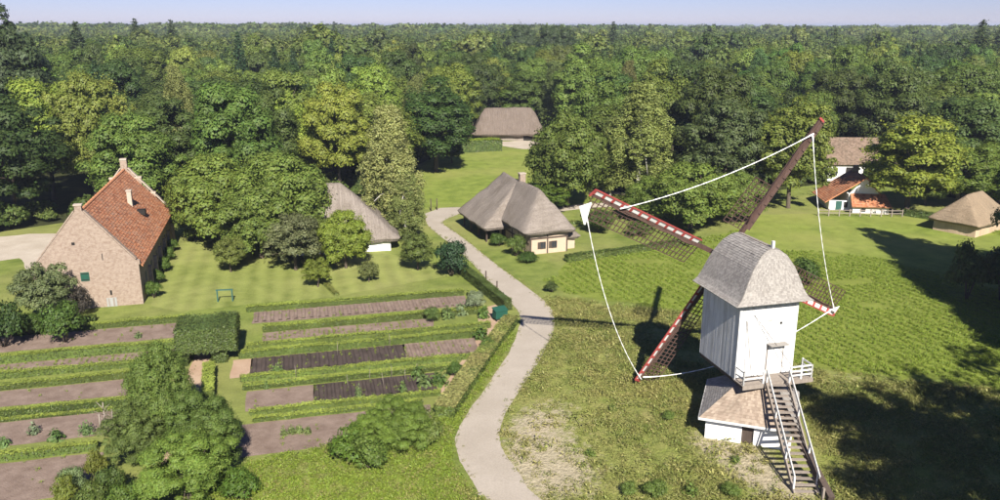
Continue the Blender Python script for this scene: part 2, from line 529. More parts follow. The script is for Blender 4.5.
def limbs(trunk_h, r0, ends, r, bark, name='trunk', lean=0.3, split=0.35):
    top = np.array([r.normal() * lean, r.normal() * lean, trunk_h])
    L = [([(0, 0, -0.3), (0, 0, 0.2), (top[0] * 0.4, top[1] * 0.4, trunk_h * 0.5), tuple(top)], [r0 * 1.5, r0 * 1.1, r0 * 0.85, r0 * 0.4], 7)]
    for e in ends:
        t = split + (0.95 - split) * r.random()
        b = np.array([top[0] * 0.8 * t, top[1] * 0.8 * t, trunk_h * t])
        m = (b + e) / 2 + np.array([0, 0, 0.08 * np.linalg.norm(e - b)])
        L.append(([tuple(b), tuple(m), tuple(e)], [r0 * 0.38, r0 * 0.24, r0 * 0.07], 5))
    return tubes(name, L, [bark])
def crown_round(seed, R=6.0, H=18.0, base=0.28, np_=46, per=60, leaf=0.42, pr=(0.20, 0.34), flat=0.85, bark='bark', top=0.5, low=-0.75):
    r = np.random.default_rng(seed)
    zc, rz = H * (base + (1 - base) * 0.5), H * (1 - base) * 0.5
    k = np.arange(np_) + 0.5
    zz = 1 - k / np_ * (1 - low)
    az = k * 2.399963 + r.random() * 6.28
    d = np.stack([np.sqrt(1 - zz * zz) * np.cos(az), np.sqrt(1 - zz * zz) * np.sin(az), zz], 1) + r.normal(size=(np_, 3)) * 0.14
    d /= np.linalg.norm(d, axis=1, keepdims=True)
    # uneven outline: each direction has its own reach
    ph = r.random(6) * 6.28
    az = np.arctan2(d[:, 1], d[:, 0])
    reach = 1 + 0.12 * np.sin(2 * az + ph[0]) + 0.09 * np.sin(3 * az + ph[1] + 2 * d[:, 2]) + 0.09 * r.normal(size=len(d))
    q = (0.80 + 0.20 * r.random(len(d))) * reach * 0.88
    rad = R * (pr[0] + (pr[1] - pr[0]) * r.random(len(d)) ** 1.4)
    cen = np.stack([d[:, 0] * R * q, d[:, 1] * R * q, zc + d[:, 2] * rz * q * 0.97], 1)
    inner = rand_unit(14, r) * np.array([R * 0.5, R * 0.5, rz * 0.5]) + np.array([0, 0, zc])
    cen = np.concatenate([cen, inner])
    rad = np.concatenate([rad, np.full(14, R * 0.30)])
    body = puff_leaves(cen, rad, per, leaf, r, flat)
    soft = SOFT[0]
    # ragged outline: leafy twigs reaching out of the crown
    ns = 90
    sdir = rand_unit(ns * 2, r)
    sdir = sdir[sdir[:, 2] > low * 0.8][:ns]
    ns = len(sdir)
    m = 16
    tt = np.tile(np.linspace(0.78, 1.0, m), ns)
    ext = np.repeat(0.98 + 0.22 * r.random(ns), m)
    dd = np.repeat(sdir, m, axis=0)
    pc = dd * np.array([R, R, rz]) * (tt * ext)[:, None] * 0.95 + np.array([0, 0, zc]) + r.normal(size=(ns * m, 3)) * R * 0.035
    nn = dd + rand_unit(ns * m, r) * 0.7
    nn /= np.linalg.norm(nn, axis=1, keepdims=True)
    tw = leaf_quads(pc, nn, leaf * (0.7 + 0.6 * r.random(ns * m)), r)
    SOFT[0] = np.concatenate([soft, nn])
    cr = quads('crown', np.concatenate([body, tw]), ['leaf'])
    ends = cen[r.permutation(len(cen))[:9]]
    return limbs(zc, R * 0.055, ends, r, bark), cr
def crown_birch(seed, R=3.6, H=17.0, n=150, leaf=0.115, per=300, bark='birch_bark'):
    r = np.random.default_rng(seed)
    cs, rs = [], []
    for i in range(n):
        z = 0.16 + 0.82 * r.random()
        w = math.sin(min(1.0, (1.04 - z) * 1.25) * PI * 0.5) ** 0.8 * (0.75 if z < 0.3 else 1)
        a = r.random() * 6.28
        q = R * w * (0.35 + 0.65 * r.random() ** 0.5)
        L = 1.1 + r.random() * 1.5
        for k in range(4):       # hanging twigs
            cs.append((math.cos(a) * q + r.normal() * 0.15, math.sin(a) * q + r.normal() * 0.15, z * H - k * L * 0.42))
            rs.append(0.62 - 0.09 * k)
    cs = np.array(cs)
    keep = cs[:, 2] > H * 0.1
    cs, rs = cs[keep], np.array(rs)[keep]
    cr = quads('crown', puff_leaves(cs, rs, per, leaf, r, 1.3, 0.0, 0.9), ['leaf'])
    ends = cs[r.permutation(len(cs))[:10]]
    return limbs(H * 0.9, 0.2, ends, r, bark, split=0.3), cr
def crown_conifer(seed, R=3.2, H=22.0, leaf=0.3, tiers=30, bark='bark', spread=1.0):
    r = np.random.default_rng(seed)
    c, nm, s = [], [], []
    for i in range(tiers):
        f = i / (tiers - 1)
        z = H * (0.16 + 0.83 * f)
        w = R * (1 - f) ** 0.85 * (0.8 + 0.4 * r.random()) + 0.25
        nb = 9 if f < 0.8 else 6
        for k in range(nb):
            a = 6.28 * (k + r.random()) / nb
            wl = w * (0.7 + 0.5 * r.random())
            m = max(6, int(wl * 24))
            t = r.random(m) ** 0.7
            p = np.stack([np.cos(a) * wl * t, np.sin(a) * wl * t, z - 0.32 * wl * t ** 1.5 + 0.1 * t], 1) + r.normal(size=(m, 3)) * np.array([0.22, 0.22, 0.16]) * spread
            c.append(p)
            nm.append(np.tile([math.cos(a) * 0.5, math.sin(a) * 0.5, 0.8], (m, 1)) + rand_unit(m, r) * 0.8)
            s.append(leaf * (0.6 + 0.6 * r.random(m)))
    cr = quads('crown', leaf_quads(np.concatenate(c), np.concatenate(nm), np.concatenate(s), r, 0.4), ['leaf'])
    tr = tubes('trunk', [([(0, 0, -0.3), (0, 0, H * 0.5), (0, 0, H * 0.97)], [0.32, 0.2, 0.04], 7)], [bark])
    return tr, cr
def shrub(seed, R=1.5, H=2.0, n=26, per=620, leaf=0.075, stems=7, bark='bark'):
    r = np.random.default_rng(seed)
    d = rand_unit(n * 3, r)
    d = d[d[:, 2] > -0.3][:n]
    cen = d * np.array([R * 0.66, R * 0.66, H * 0.42]) * (0.55 + 0.5 * r.random((len(d), 1))) + np.array([0, 0, H * 0.40])
    rad = R * (0.20 + 0.20 * r.random(len(d)))
    cen[:, 2] = np.maximum(cen[:, 2], rad * 0.6)
    cr = quads('foliage', puff_leaves(cen, rad, per, leaf, r, 0.85), ['leaf'])
    L = [([(0, 0, -0.1), tuple(e * 0.5), tuple(e)], [R * 0.03, R * 0.022, R * 0.01], 5) for e in cen[:stems]]
    return tubes('stem', L, [bark]), cr

KIND = {}
for i in range(7):
    KIND['oak%d' % i] = crown_round(100 + i, 6.2, 18.0, 0.10, 76, 200, 0.205, (0.15, 0.33), 0.85)
for i in range(4):
    KIND['lime%d' % i] = crown_round(130 + i, 5.0, 16.0, 0.06, 90, 260, 0.18, (0.13, 0.26), 0.95)
for i in range(2):
    KIND['open%d' % i] = crown_round(220 + i, 6.2, 18.0, 0.2, 44, 110, 0.22, (0.10, 0.21), 0.85)
for i in range(3):
    KIND['wide%d' % i] = crown_round(210 + i, 5.6, 10.5, 0.06, 100, 300, 0.165, (0.13, 0.27), 0.9)
for i in range(3):
    KIND['birch%d' % i] = crown_birch(150 + i)
for i in range(2):
    KIND['spruce%d' % i] = crown_conifer(160 + i)
KIND['pine0'] = crown_round(170, 4.2, 22.0, 0.45, 46, 150, 0.23, (0.16, 0.32), 0.7)
for i in range(3):
    KIND['fine%d' % i] = crown_round(180 + i, 4.2, 9.0, 0.0, 110, 860, 0.088, (0.08, 0.27), 0.9)
for i in range(3):
    KIND['small%d' % i] = crown_round(190 + i, 2.2, 4.6, 0.13, 66, 700, 0.085, (0.12, 0.30), 0.85)
for i in range(4):
    KIND['shrub%d' % i] = shrub(200 + i)
def rosette(seed, R=1.5, H=2.0, n=150, leaf=0.30):
    r = np.random.default_rng(seed)
    d = rand_unit(n * 3, r)
    d = d[d[:, 2] > 0.0][:n]
    c = d * np.array([R * 0.8, R * 0.8, H * 0.8]) * (0.35 + 0.6 * r.random((n, 1)))
    nm = d * np.array([0.5, 0.5, 0.3]) + np.array([0, -0.1, 0.6]) + rand_unit(n, r) * 0.5
    cr = quads('foliage', leaf_quads(c, nm, leaf * (0.55 + 0.7 * r.random(n)), r, 0.6), ['leaf'])
    return tubes('stem', [([(0, 0, -0.1), (0, 0, H * 0.5)], [R * 0.06, R * 0.03], 6)], ['bark']), cr
for i in range(4):
    KIND['rosette%d' % i] = rosette(230 + i, leaf=(0.34, 0.24, 0.28, 0.2)[i], n=(120, 220, 160, 260)[i])
used_labels = set()
def tree(name, label, kind, x, y, h, r, col, rz=0.0, group=None, cat='tree'):
    """h, r: wanted height and crown radius in metres"""
    tr, cr = KIND[kind]
    key = kind.rstrip('0123456789')
    R0, H0 = {'wide': (5.6, 10.5), 'oak': (6.2, 18), 'open': (6.2, 18), 'lime': (5, 16), 'birch': (3.6, 17), 'spruce': (3.2, 22), 'pine': (4.2, 22), 'fine': (4.2, 9), 'small': (2.2, 4.6), 'shrub': (1.5, 2), 'rosette': (1.5, 2)}[key]
    e = empty(name, (x, y, 0), rz, label, cat, group)
    e.scale = (r / R0, r / R0, h / H0)
    col = (col[0] * 1.06, col[1] * 1.20, col[2] * 1.02)
    a = put(tr.name.split('.')[0], tr, None, e)
    b = put(cr.name.split('.')[0], cr, None, e)
    b.color = (*col, 1)
    a.color = (*col, 1)
    return e

def scatter(name, pts, srcs, sizes, idx, rot, kind='stuff', parent=None):
    """one object: a point mesh whose points carry plants (geometry nodes)"""
    me = bpy.data.meshes.new(name)
    me.vertices.add(len(pts))
    me.vertices.foreach_set('co', np.ascontiguousarray(pts, np.float32).reshape(-1))
    for nm, typ, arr in (('sz', 'FLOAT', sizes), ('ix', 'INT', idx), ('rz', 'FLOAT', rot)):
        at = me.attributes.new(nm, typ, 'POINT')
        at.data.foreach_set('value', np.ascontiguousarray(arr, np.float32 if typ == 'FLOAT' else np.int32))
    me.update()
    o = put(name, me, None, parent)
    ng = bpy.data.node_groups.new(name + '_growth', 'GeometryNodeTree')
    ng.interface.new_socket('Geometry', in_out='INPUT', socket_type='NodeSocketGeometry')
    ng.interface.new_socket('Geometry', in_out='OUTPUT', socket_type='NodeSocketGeometry')
    N, Lk = ng.nodes, ng.links
    gi, go = N.new('NodeGroupInput'), N.new('NodeGroupOutput')
    join = N.new('GeometryNodeJoinGeometry')
    for s in reversed(srcs):
        oi = N.new('GeometryNodeObjectInfo')
        oi.inputs['Object'].default_value = s
        oi.inputs['As Instance'].default_value = True
        Lk.new(oi.outputs['Geometry'], join.inputs[0])
    iop = N.new('GeometryNodeInstanceOnPoints')
    Lk.new(gi.outputs[0], iop.inputs['Points'])
    Lk.new(join.outputs[0], iop.inputs['Instance'])
    iop.inputs['Pick Instance'].default_value = True
    def attr(nm, typ):
        a = N.new('GeometryNodeInputNamedAttribute')
        a.data_type = typ
        a.inputs['Name'].default_value = nm
        return a.outputs['Attribute']
    Lk.new(attr('ix', 'INT'), iop.inputs['Instance Index'])
    Lk.new(attr('sz', 'FLOAT'), iop.inputs['Scale'])
    cx = N.new('ShaderNodeCombineXYZ')
    Lk.new(attr('rz', 'FLOAT'), cx.inputs[2])
    e2r = N.new('FunctionNodeEulerToRotation')
    Lk.new(cx.outputs[0], e2r.inputs[0])
    Lk.new(e2r.outputs[0], iop.inputs['Rotation'])
    Lk.new(iop.outputs[0], go.inputs[0])
    md = o.modifiers.new('growth', 'NODES')
    md.node_group = ng
    o['kind'] = kind
    return o
def source(name, me):
    return bpy.data.objects.new(name, me)      # never linked: only a form for the scattered growth

# ------------------------------------------------------------------ ground
def big_ground():
    vs, fs = [], []
    xs = [-9000, -3000, -1000, -300, 300, 1000, 3000, 9000]
    ys = [-400, 0, 200, 600, 1500, 4000, 12000]
    for y in ys:
        for x in xs:
            vs.append((x, y, 0))
    for j in range(len(ys) - 1):
        for i in range(len(xs) - 1):
            a = j * len(xs) + i
            fs.append((a, a + 1, a + 1 + len(xs), a + len(xs)))
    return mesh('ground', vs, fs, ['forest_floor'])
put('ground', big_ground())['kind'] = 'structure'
CONTOUR = [(-260, 290), (-150, 262), (-60, 240), (0, 232), (60, 224), (180, 224), (240, 215), (330, 200), (400, 196), (412, 166), (440, 156), (470, 139), (560, 137), (592, 165), (612, 192), (740, 196), (835, 182), (880, 186), (940, 196), (1000, 205), (1100, 218), (1260, 245)]
cont = [G(*p) for p in CONTOUR]
meadowland = sheet('lawn', [Vector((-110, 15, 0))] + cont + [Vector((110, 15, 0))], 'lawn', 0.004, jitter=0.8, seg=3)
GA = 0.245
GU, GV = Vector((math.cos(GA), math.sin(GA), 0)), Vector((-math.sin(GA), math.cos(GA), 0))
GO = G(240, 340)
def UV(u, v, z=0):
    q = GO + GU * u + GV * v
    return Vector((q.x, q.y, z))
sheet('mown_lawn', [G(*p) for p in [(150, 306), (168, 262), (185, 236), (260, 250), (300, 264), (334, 297), (250, 304), (183, 313)]], 'mown', 0.010, jitter=0.3)
sheet('orchard_lawn', [G(*p) for p in [(303, 262), (330, 248), (372, 250), (430, 262), (452, 276), (338, 296)]], 'mown', 0.010, jitter=0.3)
sheet('clearing_lawn', [G(*p) for p in [(418, 210), (416, 168), (440, 158), (500, 150), (560, 150), (590, 170), (600, 200), (560, 207), (540, 206), (460, 206)]], 'clearing', 0.010, jitter=1.0, seg=3)
sheet('yard', [G(*p) for p in [(-60, 270), (-60, 242), (30, 234), (75, 233), (62, 262), (30, 276), (20, 258)]], 'yard', 0.012, jitter=0.5)
FIELD = [G(*p) for p in [(548, 284), (566, 262), (640, 246), (700, 243), (745, 226), (830, 222), (930, 226), (1050, 232), (1150, 262), (1180, 400), (1020, 392), (900, 380), (800, 366), (690, 314), (600, 300)]]
PASTURE = [G(*p) for p in [(735, 215), (830, 214), (940, 216), (1000, 236), (1130, 250), (1130, 300), (1000, 292), (900, 262), (830, 252), (752, 250)]]
sheet('crop_field', FIELD, 'field', 0.010, jitter=1.6)
sheet('pasture', PASTURE, 'clearing', 0.014, jitter=0.6)
# meadow round the mill, with bare sandy wear
def meadow():
    poly = [(px, py) for px, py in [(470, 520), (480, 440), (500, 395), (530, 350), (540, 315), (545, 296), (690, 314), (790, 364), (900, 381), (1030, 394), (1200, 402), (1200, 560), (498, 560)]]
    gp = [G(*p) for p in poly]
    xs, ys = np.arange(-2, 62, 0.7), np.arange(32, 86, 0.7)
    X, Y = np.meshgrid(xs, ys)
    ins = inpoly(X, Y, gp)
    vid = -np.ones(X.shape, int)
    vs, dry, fs = [], [], []
    blobs = [(542, 450, 3.4, .62), (535, 474, 2.6, .5), (556, 410, 2.4, .45), (528, 425, 1.6, .4), (735, 450, 2.0, .8), (760, 476, 2.2, .6), (700, 440, 1.8, .4), (606, 352, 2.0, .4), (580, 478, 2.4, .4), (845, 378, 2.4, .4), (800, 492, 2.2, .6)]
    for j in range(X.shape[0]):
        for i in range(X.shape[1]):
            if ins[j, i]:
                vid[j, i] = len(vs)
                x, y = X[j, i], Y[j, i]
                z = 0.016
                vs.append((x, y, z))
                k = 0.0
                for bx, by, rr, am in blobs:
                    g = BL[(bx, by)]
                    k += am * math.exp(-((x - g.x) ** 2 + (y - g.y) ** 2 * 0.55) / (rr * rr))
                dry.append(min(1.0, k))
    for j in range(X.shape[0] - 1):
        for i in range(X.shape[1] - 1):
            q = (vid[j, i], vid[j, i + 1], vid[j + 1, i + 1], vid[j + 1, i])
            if min(q) >= 0:
                fs.append(q)
    me = mesh('meadow', vs, fs, ['meadow'])
    a = me.attributes.new('dry', 'FLOAT', 'POINT')
    a.data.foreach_set('value', np.array(dry, np.float32))
    return put('meadow', me), gp
class _B(dict):
    def __missing__(self, k):
        self[k] = G(*k)
        return self[k]
BL = _B()
mo, MEADOW = meadow()
mo['kind'] = 'structure'
# road
RL = [(600, 560), (488, 502), (477, 489), (459, 458), (456, 435), (469, 411), (487.5, 385.5), (506, 357), (516, 336), (519, 313), (498, 292), (477, 268.6), (456, 248), (440, 236), (427, 224), (425, 214)]
RR = [(640, 545), (545, 502), (519, 474), (501, 445), (501, 427), (511, 404), (532, 372.5), (547, 346.5), (554, 328), (550, 307.5), (529, 289), (498, 266), (472, 245), (455, 232), (443, 222), (462, 213), (470, 211)]
def road_sheet(name, L, R, mat, z):
    a, b = smooth_line([G(*p) for p in L], 8), smooth_line([G(*p) for p in R], 8)
    return sheet(name, a + b[::-1], mat, z, jitter=0.10, seg=0.6)
ro = road_sheet('road', RL, RR + [(462, 207.5), (440, 208)], 'road', 0.020)
sheet('path', [G(*p) for p in [(498, 142), (545, 139), (540, 149), (522, 149), (496, 145)]], 'yard', 0.016, jitter=0.5)
sheet('path', [G(*p) for p in [(548, 209), (580, 204), (640, 201), (720, 203), (720, 206), (640, 205), (585, 208), (552, 213)]], 'yard', 0.016, jitter=0.4)
sheet('path', [G(*p) for p in [(590, 191), (600, 190), (640, 193), (640, 195.5), (600, 193.5)]], 'yard', 0.016, jitter=0.2)
sheet('verge_lawn', [G(*p) for p in [(100, 540), (180, 500), (250, 484), (340, 476), (415, 474), (440, 500), (470, 545)]], 'clearing', 0.024, jitter=0.4)
# garden ground
sheet('garden_ground', [UV(-30, 8.5), UV(22.5, 10.5), UV(25, 4), UV(24, -3), UV(15, -19), UV(12, -24), UV(-10, -27), UV(-30, -27)], 'lawn', 0.018, jitter=0.2)
sheet('garden_path', [UV(-3.6, 7), UV(-2.4, 7), UV(-2.2, -24), UV(-3.8, -24)], 'garden_path', 0.024, jitter=0.15)
sheet('garden_path', [UV(23.0, 2.6), UV(25.2, 3.6), UV(25.8, 0.5), UV(24.3, -2.8), UV(17.3, -16), UV(15.9, -15.4), UV(21.5, -4.5), UV(22.4, -0.5)], 'garden_path', 0.024, jitter=0.15)

# ------------------------------------------------------------------ garden beds and clipped hedges
def bed(u0, u1, v0, v1, mat, rows=0, label=''):
    o = sheet('soil_bed', [UV(u0, v0), UV(u1, v0), UV(u1 + 0.3, v1), UV(u0, v1)], mat, 0.030, jitter=0.12, seg=0.6)
    if rows:
        vs, fs = [], []
        n = int((u1 - u0) / rows)
        for i in range(n):
            u = u0 + (i + 0.5) * rows
            prof = [(-0.30 * rows, 0.0), (-0.12 * rows, 0.12), (0.12 * rows, 0.13), (0.30 * rows, 0.0)]
            m = 9
            for k in range(m):
                v = v0 + 0.25 + (v1 - v0 - 0.5) * k / (m - 1)
                for du, dz in prof:
                    w = mnoise.noise(Vector((u * 2, v * 2, 0))) * 0.05
                    q = UV(u + du + w, v, 0.031 + max(0, dz + w * 0.6) if dz > 0 else 0.031)
                    vs.append(q)
            b0 = i * m * 4
            for k in range(m - 1):
                for j in range(3):
                    a = b0 + k * 4 + j
                    fs.append((a, a + 1, a + 5, a + 4))
        put('ridge_rows', mesh('ridge_rows', vs, fs, [mat]), None, o)['kind'] = 'stuff'
    return o
BEDS = {}
for nm, a in dict(l1=(-30, -5.0, 2.0, 6.0, 'soil_dry'), l2=(-30, -5.6, -2.6, -0.9, 'soil_dry'), l3=(-30, -6.2, -9.8, -6.7, 'soil_dry'), l4=(-30, -6.8, -16.3, -12.5, 'soil_dry'), l5=(-30, -8.0, -24, -18.8, 'soil_dry'),
                   r1=(0.9, 22.3, 4.0, 7.3, 'soil_dry', 0.75), r2=(2.0, 17.9, -0.9, 1.25, 'soil_dry'), r3b=(14.4, 20.8, -8.4, -4.75, 'soil_dry', 0.72), r3=(1.2, 14.3, -8.4, -4.75, 'soil_dark', 0.75), r3a=(-0.3, 1.1, -8.6, -4.8, 'garden_path'),
                   r4a=(1.2, 6.2, -15.0, -11.5, 'soil_dry'), r4=(6.3, 15.9, -15.0, -11.5, 'soil_dark', 0.62), r5=(0.2, 14.6, -21.8, -17.1, 'soil_dry')).items():
    BEDS[nm] = bed(*a)
# a clipped hedge: closed core with a skin of small leaves
def hedge_mesh(L, t, h, seed, leaf=0.075, dens=75, core='box_leaf', top='box_top'):
    r = np.random.default_rng(seed)
    area = [(2 * L * h, 's'), (L * t, 't'), (2 * t * h, 'e')]
    def skin(kinds):
        cs, ns = [], []
        if 's' in kinds:
            n = int(L * h * dens)
            for sg in (-1, 1):
                p = np.stack([r.random(n) * L, np.full(n, sg * t / 2), r.random(n) * h], 1)
                cs.append(p)
                ns.append(np.tile([0, sg, 0.25], (n, 1)))
            n = int(t * h * dens) + 4
            for x in (0, L):
                cs.append(np.stack([np.full(n, x), (r.random(n) - 0.5) * t, r.random(n) * h], 1))
                ns.append(np.tile([1 if x else -1, 0, 0.2], (n, 1)))
        if 't' in kinds:
            n = int(L * t * dens * 3.6)
            cs.append(np.stack([r.random(n) * L, (r.random(n) - 0.5) * t * 1.04, np.full(n, h)], 1))
            ns.append(np.tile([0, 0, 1.0], (n, 1)))
        c = np.concatenate(cs)
        wob = np.sin(c[:, 0] * 1.7 + seed) * 0.03 + np.sin(c[:, 0] * 0.43 + seed * 2) * 0.05
        c[:, 2] += np.where(c[:, 2] > h * 0.8, wob, 0)
        c += r.normal(size=c.shape) * 0.035
        nrm = np.concatenate(ns) + rand_unit(len(c), r) * (0.3 if kinds == 't' else 0.55)
        return leaf_quads(c, nrm, leaf * (0.7 + 0.6 * r.random(len(c))), r)
    i = 0.05
    cv = np.array(boxv(i, L - i, -t / 2 + i, t / 2 - i, 0, h - i))
    cq = cv[np.array(CF)]
    return quads('foliage', np.concatenate([skin('s'), cq]), [core]), quads('top_leaves', skin('t'), [top])
hseed = [300]
def hedge(p, q, t, h, label, name='clipped_hedge', leaf=0.075, dens=75, group='low clipped hedges of the walled-off garden beds', core='box_leaf', top='box_top', cat='hedge'):
    p, q = Vector(p), Vector(q)
    d = q - p
    hseed[0] += 1
    a, b = hedge_mesh(d.length, t, h, hseed[0], leaf, dens, core, top)
    e = empty(name, (p.x, p.y, 0.02), math.atan2(d.y, d.x), label, cat, group)
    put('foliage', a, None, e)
    put('top_leaves', b, None, e)
    return e
GRP = 'low clipped hedges of the garden beds'
def gh(u0, u1, v, t, h, label, **k):
    t *= 0.85
    return hedge(UV(u0, v + t / 2), UV(u1, v + t / 2), t, h, label, group=GRP, **k)
gh(-30, -5, 6.1, 0.8, 0.55, 'low clipped hedge between the brick barn lawn and first left bed')
gh(-30, -5.4, -0.84, 0.7, 0.75, 'low clipped hedge along front of first bed left of topiary block')
gh(-30, -5.6, -4.3, 0.7, 0.55, 'low clipped hedge, rear of the pair left of big bush')
gh(-30, -6.0, -6.6, 0.7, 0.55, 'low clipped hedge, front of the pair left of big bush')
gh(-30, -6.6, -11.7, 0.6, 0.55, 'low clipped hedge behind the bed of round cabbage plants')
gh(-30, -7.0, -12.5, 0.5, 0.22, 'very low clipped edging touching the bed of round cabbage plants')
gh(-30, -8.2, -18.6, 0.7, 0.55, 'low clipped hedge in front of the bed of cabbage plants')
gh(0.2, 22.6, 7.35, 0.9, 0.55, 'low clipped hedge between orchard lawn and the furrowed rear bed')
gh(2.0, 23.8, 1.3, 0.9, 0.6, 'low clipped hedge along front of the furrowed rear bed')
gh(0.8, 23.2, -2.7, 0.7, 0.5, 'low clipped hedge, rear of the pair behind the dark soil bed')
gh(0.2, 22.4, -4.65, 0.8, 0.6, 'low clipped hedge, front of the pair behind the dark soil bed')
gh(0.6, 20.2, -9.6, 0.7, 0.42, 'low clipped hedge, rear of the pair between the two dark beds')
gh(0.9, 18.4, -11.3, 0.7, 0.45, 'low clipped hedge, front of the pair between the two dark beds')
gh(1.6, 16.0, -15.9, 0.6, 0.38, 'low clipped hedge in front of the lower dark soil bed')
gh(1.9, 14.4, -17.0, 0.55, 0.3, 'low clipped edging behind the bare bed nearest the viewer')
gh(22.9, 24.0, 6.6, 0.8, 0.55, 'short clipped hedge end closing the furrowed rear bed')
def ghv(a, b, t, h, label, **k):
    return hedge(a, b, t, h, label, group='boundary hedges of the garden', **k)
ghv(UV(23.9, 15.4), UV(26.0, 1.6), 0.9, 1.15, 'dark boundary hedge between the garden corner and the curving road', core='yew_leaf', top='box_leaf')
ghv(UV(25.4, -1.9), UV(20.6, -10.2), 1.3, 0.8, 'loose boundary hedge along the road below the green lidded box', core='box_leaf', top='rough_leaf', leaf=0.11)
ghv(UV(20.5, -10.4), UV(15.6, -19.6), 1.5, 0.9, 'loose boundary hedge along the road beside the round bush', core='box_leaf', top='rough_leaf', leaf=0.11)
ghv(UV(-31, 8.1), UV(-14, 8.5), 0.8, 0.6, 'low hedge under the shrubs in front of the barn gable', core='box_leaf', top='box_leaf')
ghv(UV(-2.0, -6.9), UV(-1.6, -12.5), 0.9, 0.9, 'hedge running from the topiary block toward the large bush')
ghv(G(303, 263), G(337, 296), 0.5, 0.35, 'straggly low hedge dividing the mown lawn from the orchard', core='rough_leaf', top='rough_leaf')
# clipped block on its stems
def topiary():
    e = empty('topiary_block', UV(-4.7, -5.6, 0.02), GA, 'big square clipped yew block raised on a stem above the garden path', 'topiary')
    r = np.random.default_rng(77)
    x0, x1, y0, y1, z0, z1 = 0.0, 4.9, 0.0, 4.0, 1.25, 3.35
    def skin(x0, x1, y0, y1, z0, z1, n, faces):
        cs, ns = [], []
        for ax, lo, hi in faces:
            p = np.stack([x0 + (x1 - x0) * r.random(n), y0 + (y1 - y0) * r.random(n), z0 + (z1 - z0) * r.random(n)], 1)
            sg = 1 if hi else -1
            p[:, ax] = [x0, y0, z0][ax] if not hi else [x1, y1, z1][ax]
            nn = np.zeros((n, 3))
            nn[:, ax] = sg
            cs.append(p)
            ns.append(nn)
        c = np.concatenate(cs)
        c += r.normal(size=c.shape) * 0.06
        c[:, 2] += np.sin(c[:, 0] * 2.1) * 0.06
        c[:, 0] += np.sin(c[:, 2] * 2.7) * 0.05
        return leaf_quads(c, np.concatenate(ns) + rand_unit(len(c), r) * 0.6, 0.075 * (0.7 + 0.6 * r.random(len(c))), r)
    allf = [(0, 0, 0), (0, 0, 1), (1, 0, 0), (1, 0, 1), (2, 0, 0), (2, 0, 1)]
    q = skin(x0, x1, y0, y1, z0, z1, 2400, allf)
    i = 0.08
    core = np.array(boxv(x0 + i, x1 - i, y0 + i, y1 - i, z0 + i, z1 - i))[np.array(CF)]
    put('block', quads('block', np.concatenate([q, core]), ['yew_leaf']), None, e)
    for xa, xb in ((2.75, 3.9), (0.15, 0.75)):
        q = skin(xa, xb, 0.5, 3.2, 0, 1.35, 420, allf[:4])
        core = np.array(boxv(xa + i, xb - i, 0.6, 3.1, 0, 1.3))[np.array(CF)]
        put('leg', quads('leg', np.concatenate([q, core]), ['yew_leaf']), None, e)
topiary()

# ------------------------------------------------------------------ buildings
def wall_poly(name, pts, th, mat, parent, axis):
    """upright slab: pts are (a, z) outline; axis 'x': runs along x at y=pos, thickness along +y"""
    plane, pos = axis
    n = len(pts)
    vs = []
    for k in (0, 1):
        for a, z in pts:
            d = pos + k * th
            vs.append((a, d, z) if plane == 'x' else (d, a, z))
    fs = [tuple(range(n))[::-1], tuple(range(n, 2 * n))] + [(i, (i + 1) % n, n + (i + 1) % n, n + i) for i in range(n)]
    bm = bmesh.new()
    bv = [bm.verts.new(v) for v in vs]
    for f in fs:
        bm.faces.new([bv[i] for i in f])
    bmesh.ops.recalc_face_normals(bm, faces=bm.faces[:])
    me = bpy.data.meshes.new(name)
    bm.to_mesh(me)
    bm.free()
    return put(name, me, mat, parent)
def slabs(name, p00, p10, p01, p11, nx, ny, mat, parent, lift=0.06, wob=0.02, seed=1, fn=None):
    """courses of tiles or shingles on a slope: p00-p10 the eave, p01-p11 the ridge; one joined part"""
    r = np.random.default_rng(seed)
    if fn is None:
        p00, p10, p01, p11 = [np.array(p, float) for p in (p00, p10, p01, p11)]
        def fn(u, v):
            return (p00 * (1 - u) + p10 * u) * (1 - v) + (p01 * (1 - u) + p11 * u) * v
    V = []
    for j in range(ny):
        off = 0.5 * (j % 2) / nx
        for i in range(-1, nx):
            u0, u1 = i / nx + off, (i + 1) / nx + off
            u0, u1 = max(0, u0), min(1, u1)
            if u1 - u0 < 0.2 / nx:
                continue
            v0, v1 = j / ny - r.random() * 0.15 / ny, (j + 1.25) / ny
            v0, v1 = max(0.0, v0), min(1.0, v1)
            a, b, c, d = fn(u0, v0), fn(u1, v0), fn(u1, v1), fn(u0, v1)
            nrm = np.cross(b - a, d - a)
            nrm /= max(np.linalg.norm(nrm), 1e-9)
            k = lift + wob * r.random()
            V.append([a + nrm * k, b + nrm * (k + wob * (r.random() - 0.5)), c + nrm * 0.012, d + nrm * 0.012, a - nrm * 0.03, b - nrm * 0.03])
    V = np.array(V)
    n = len(V)
    F = np.concatenate([np.array([[0, 1, 2, 3], [4, 5, 1, 0]]) + 6 * i for i in range(n)])
    me = mesh(name, V.reshape(-1, 3), F.tolist(), [mat])
    o = put(name, me, None, parent)
    o['kind'] = 'stuff'
    return o
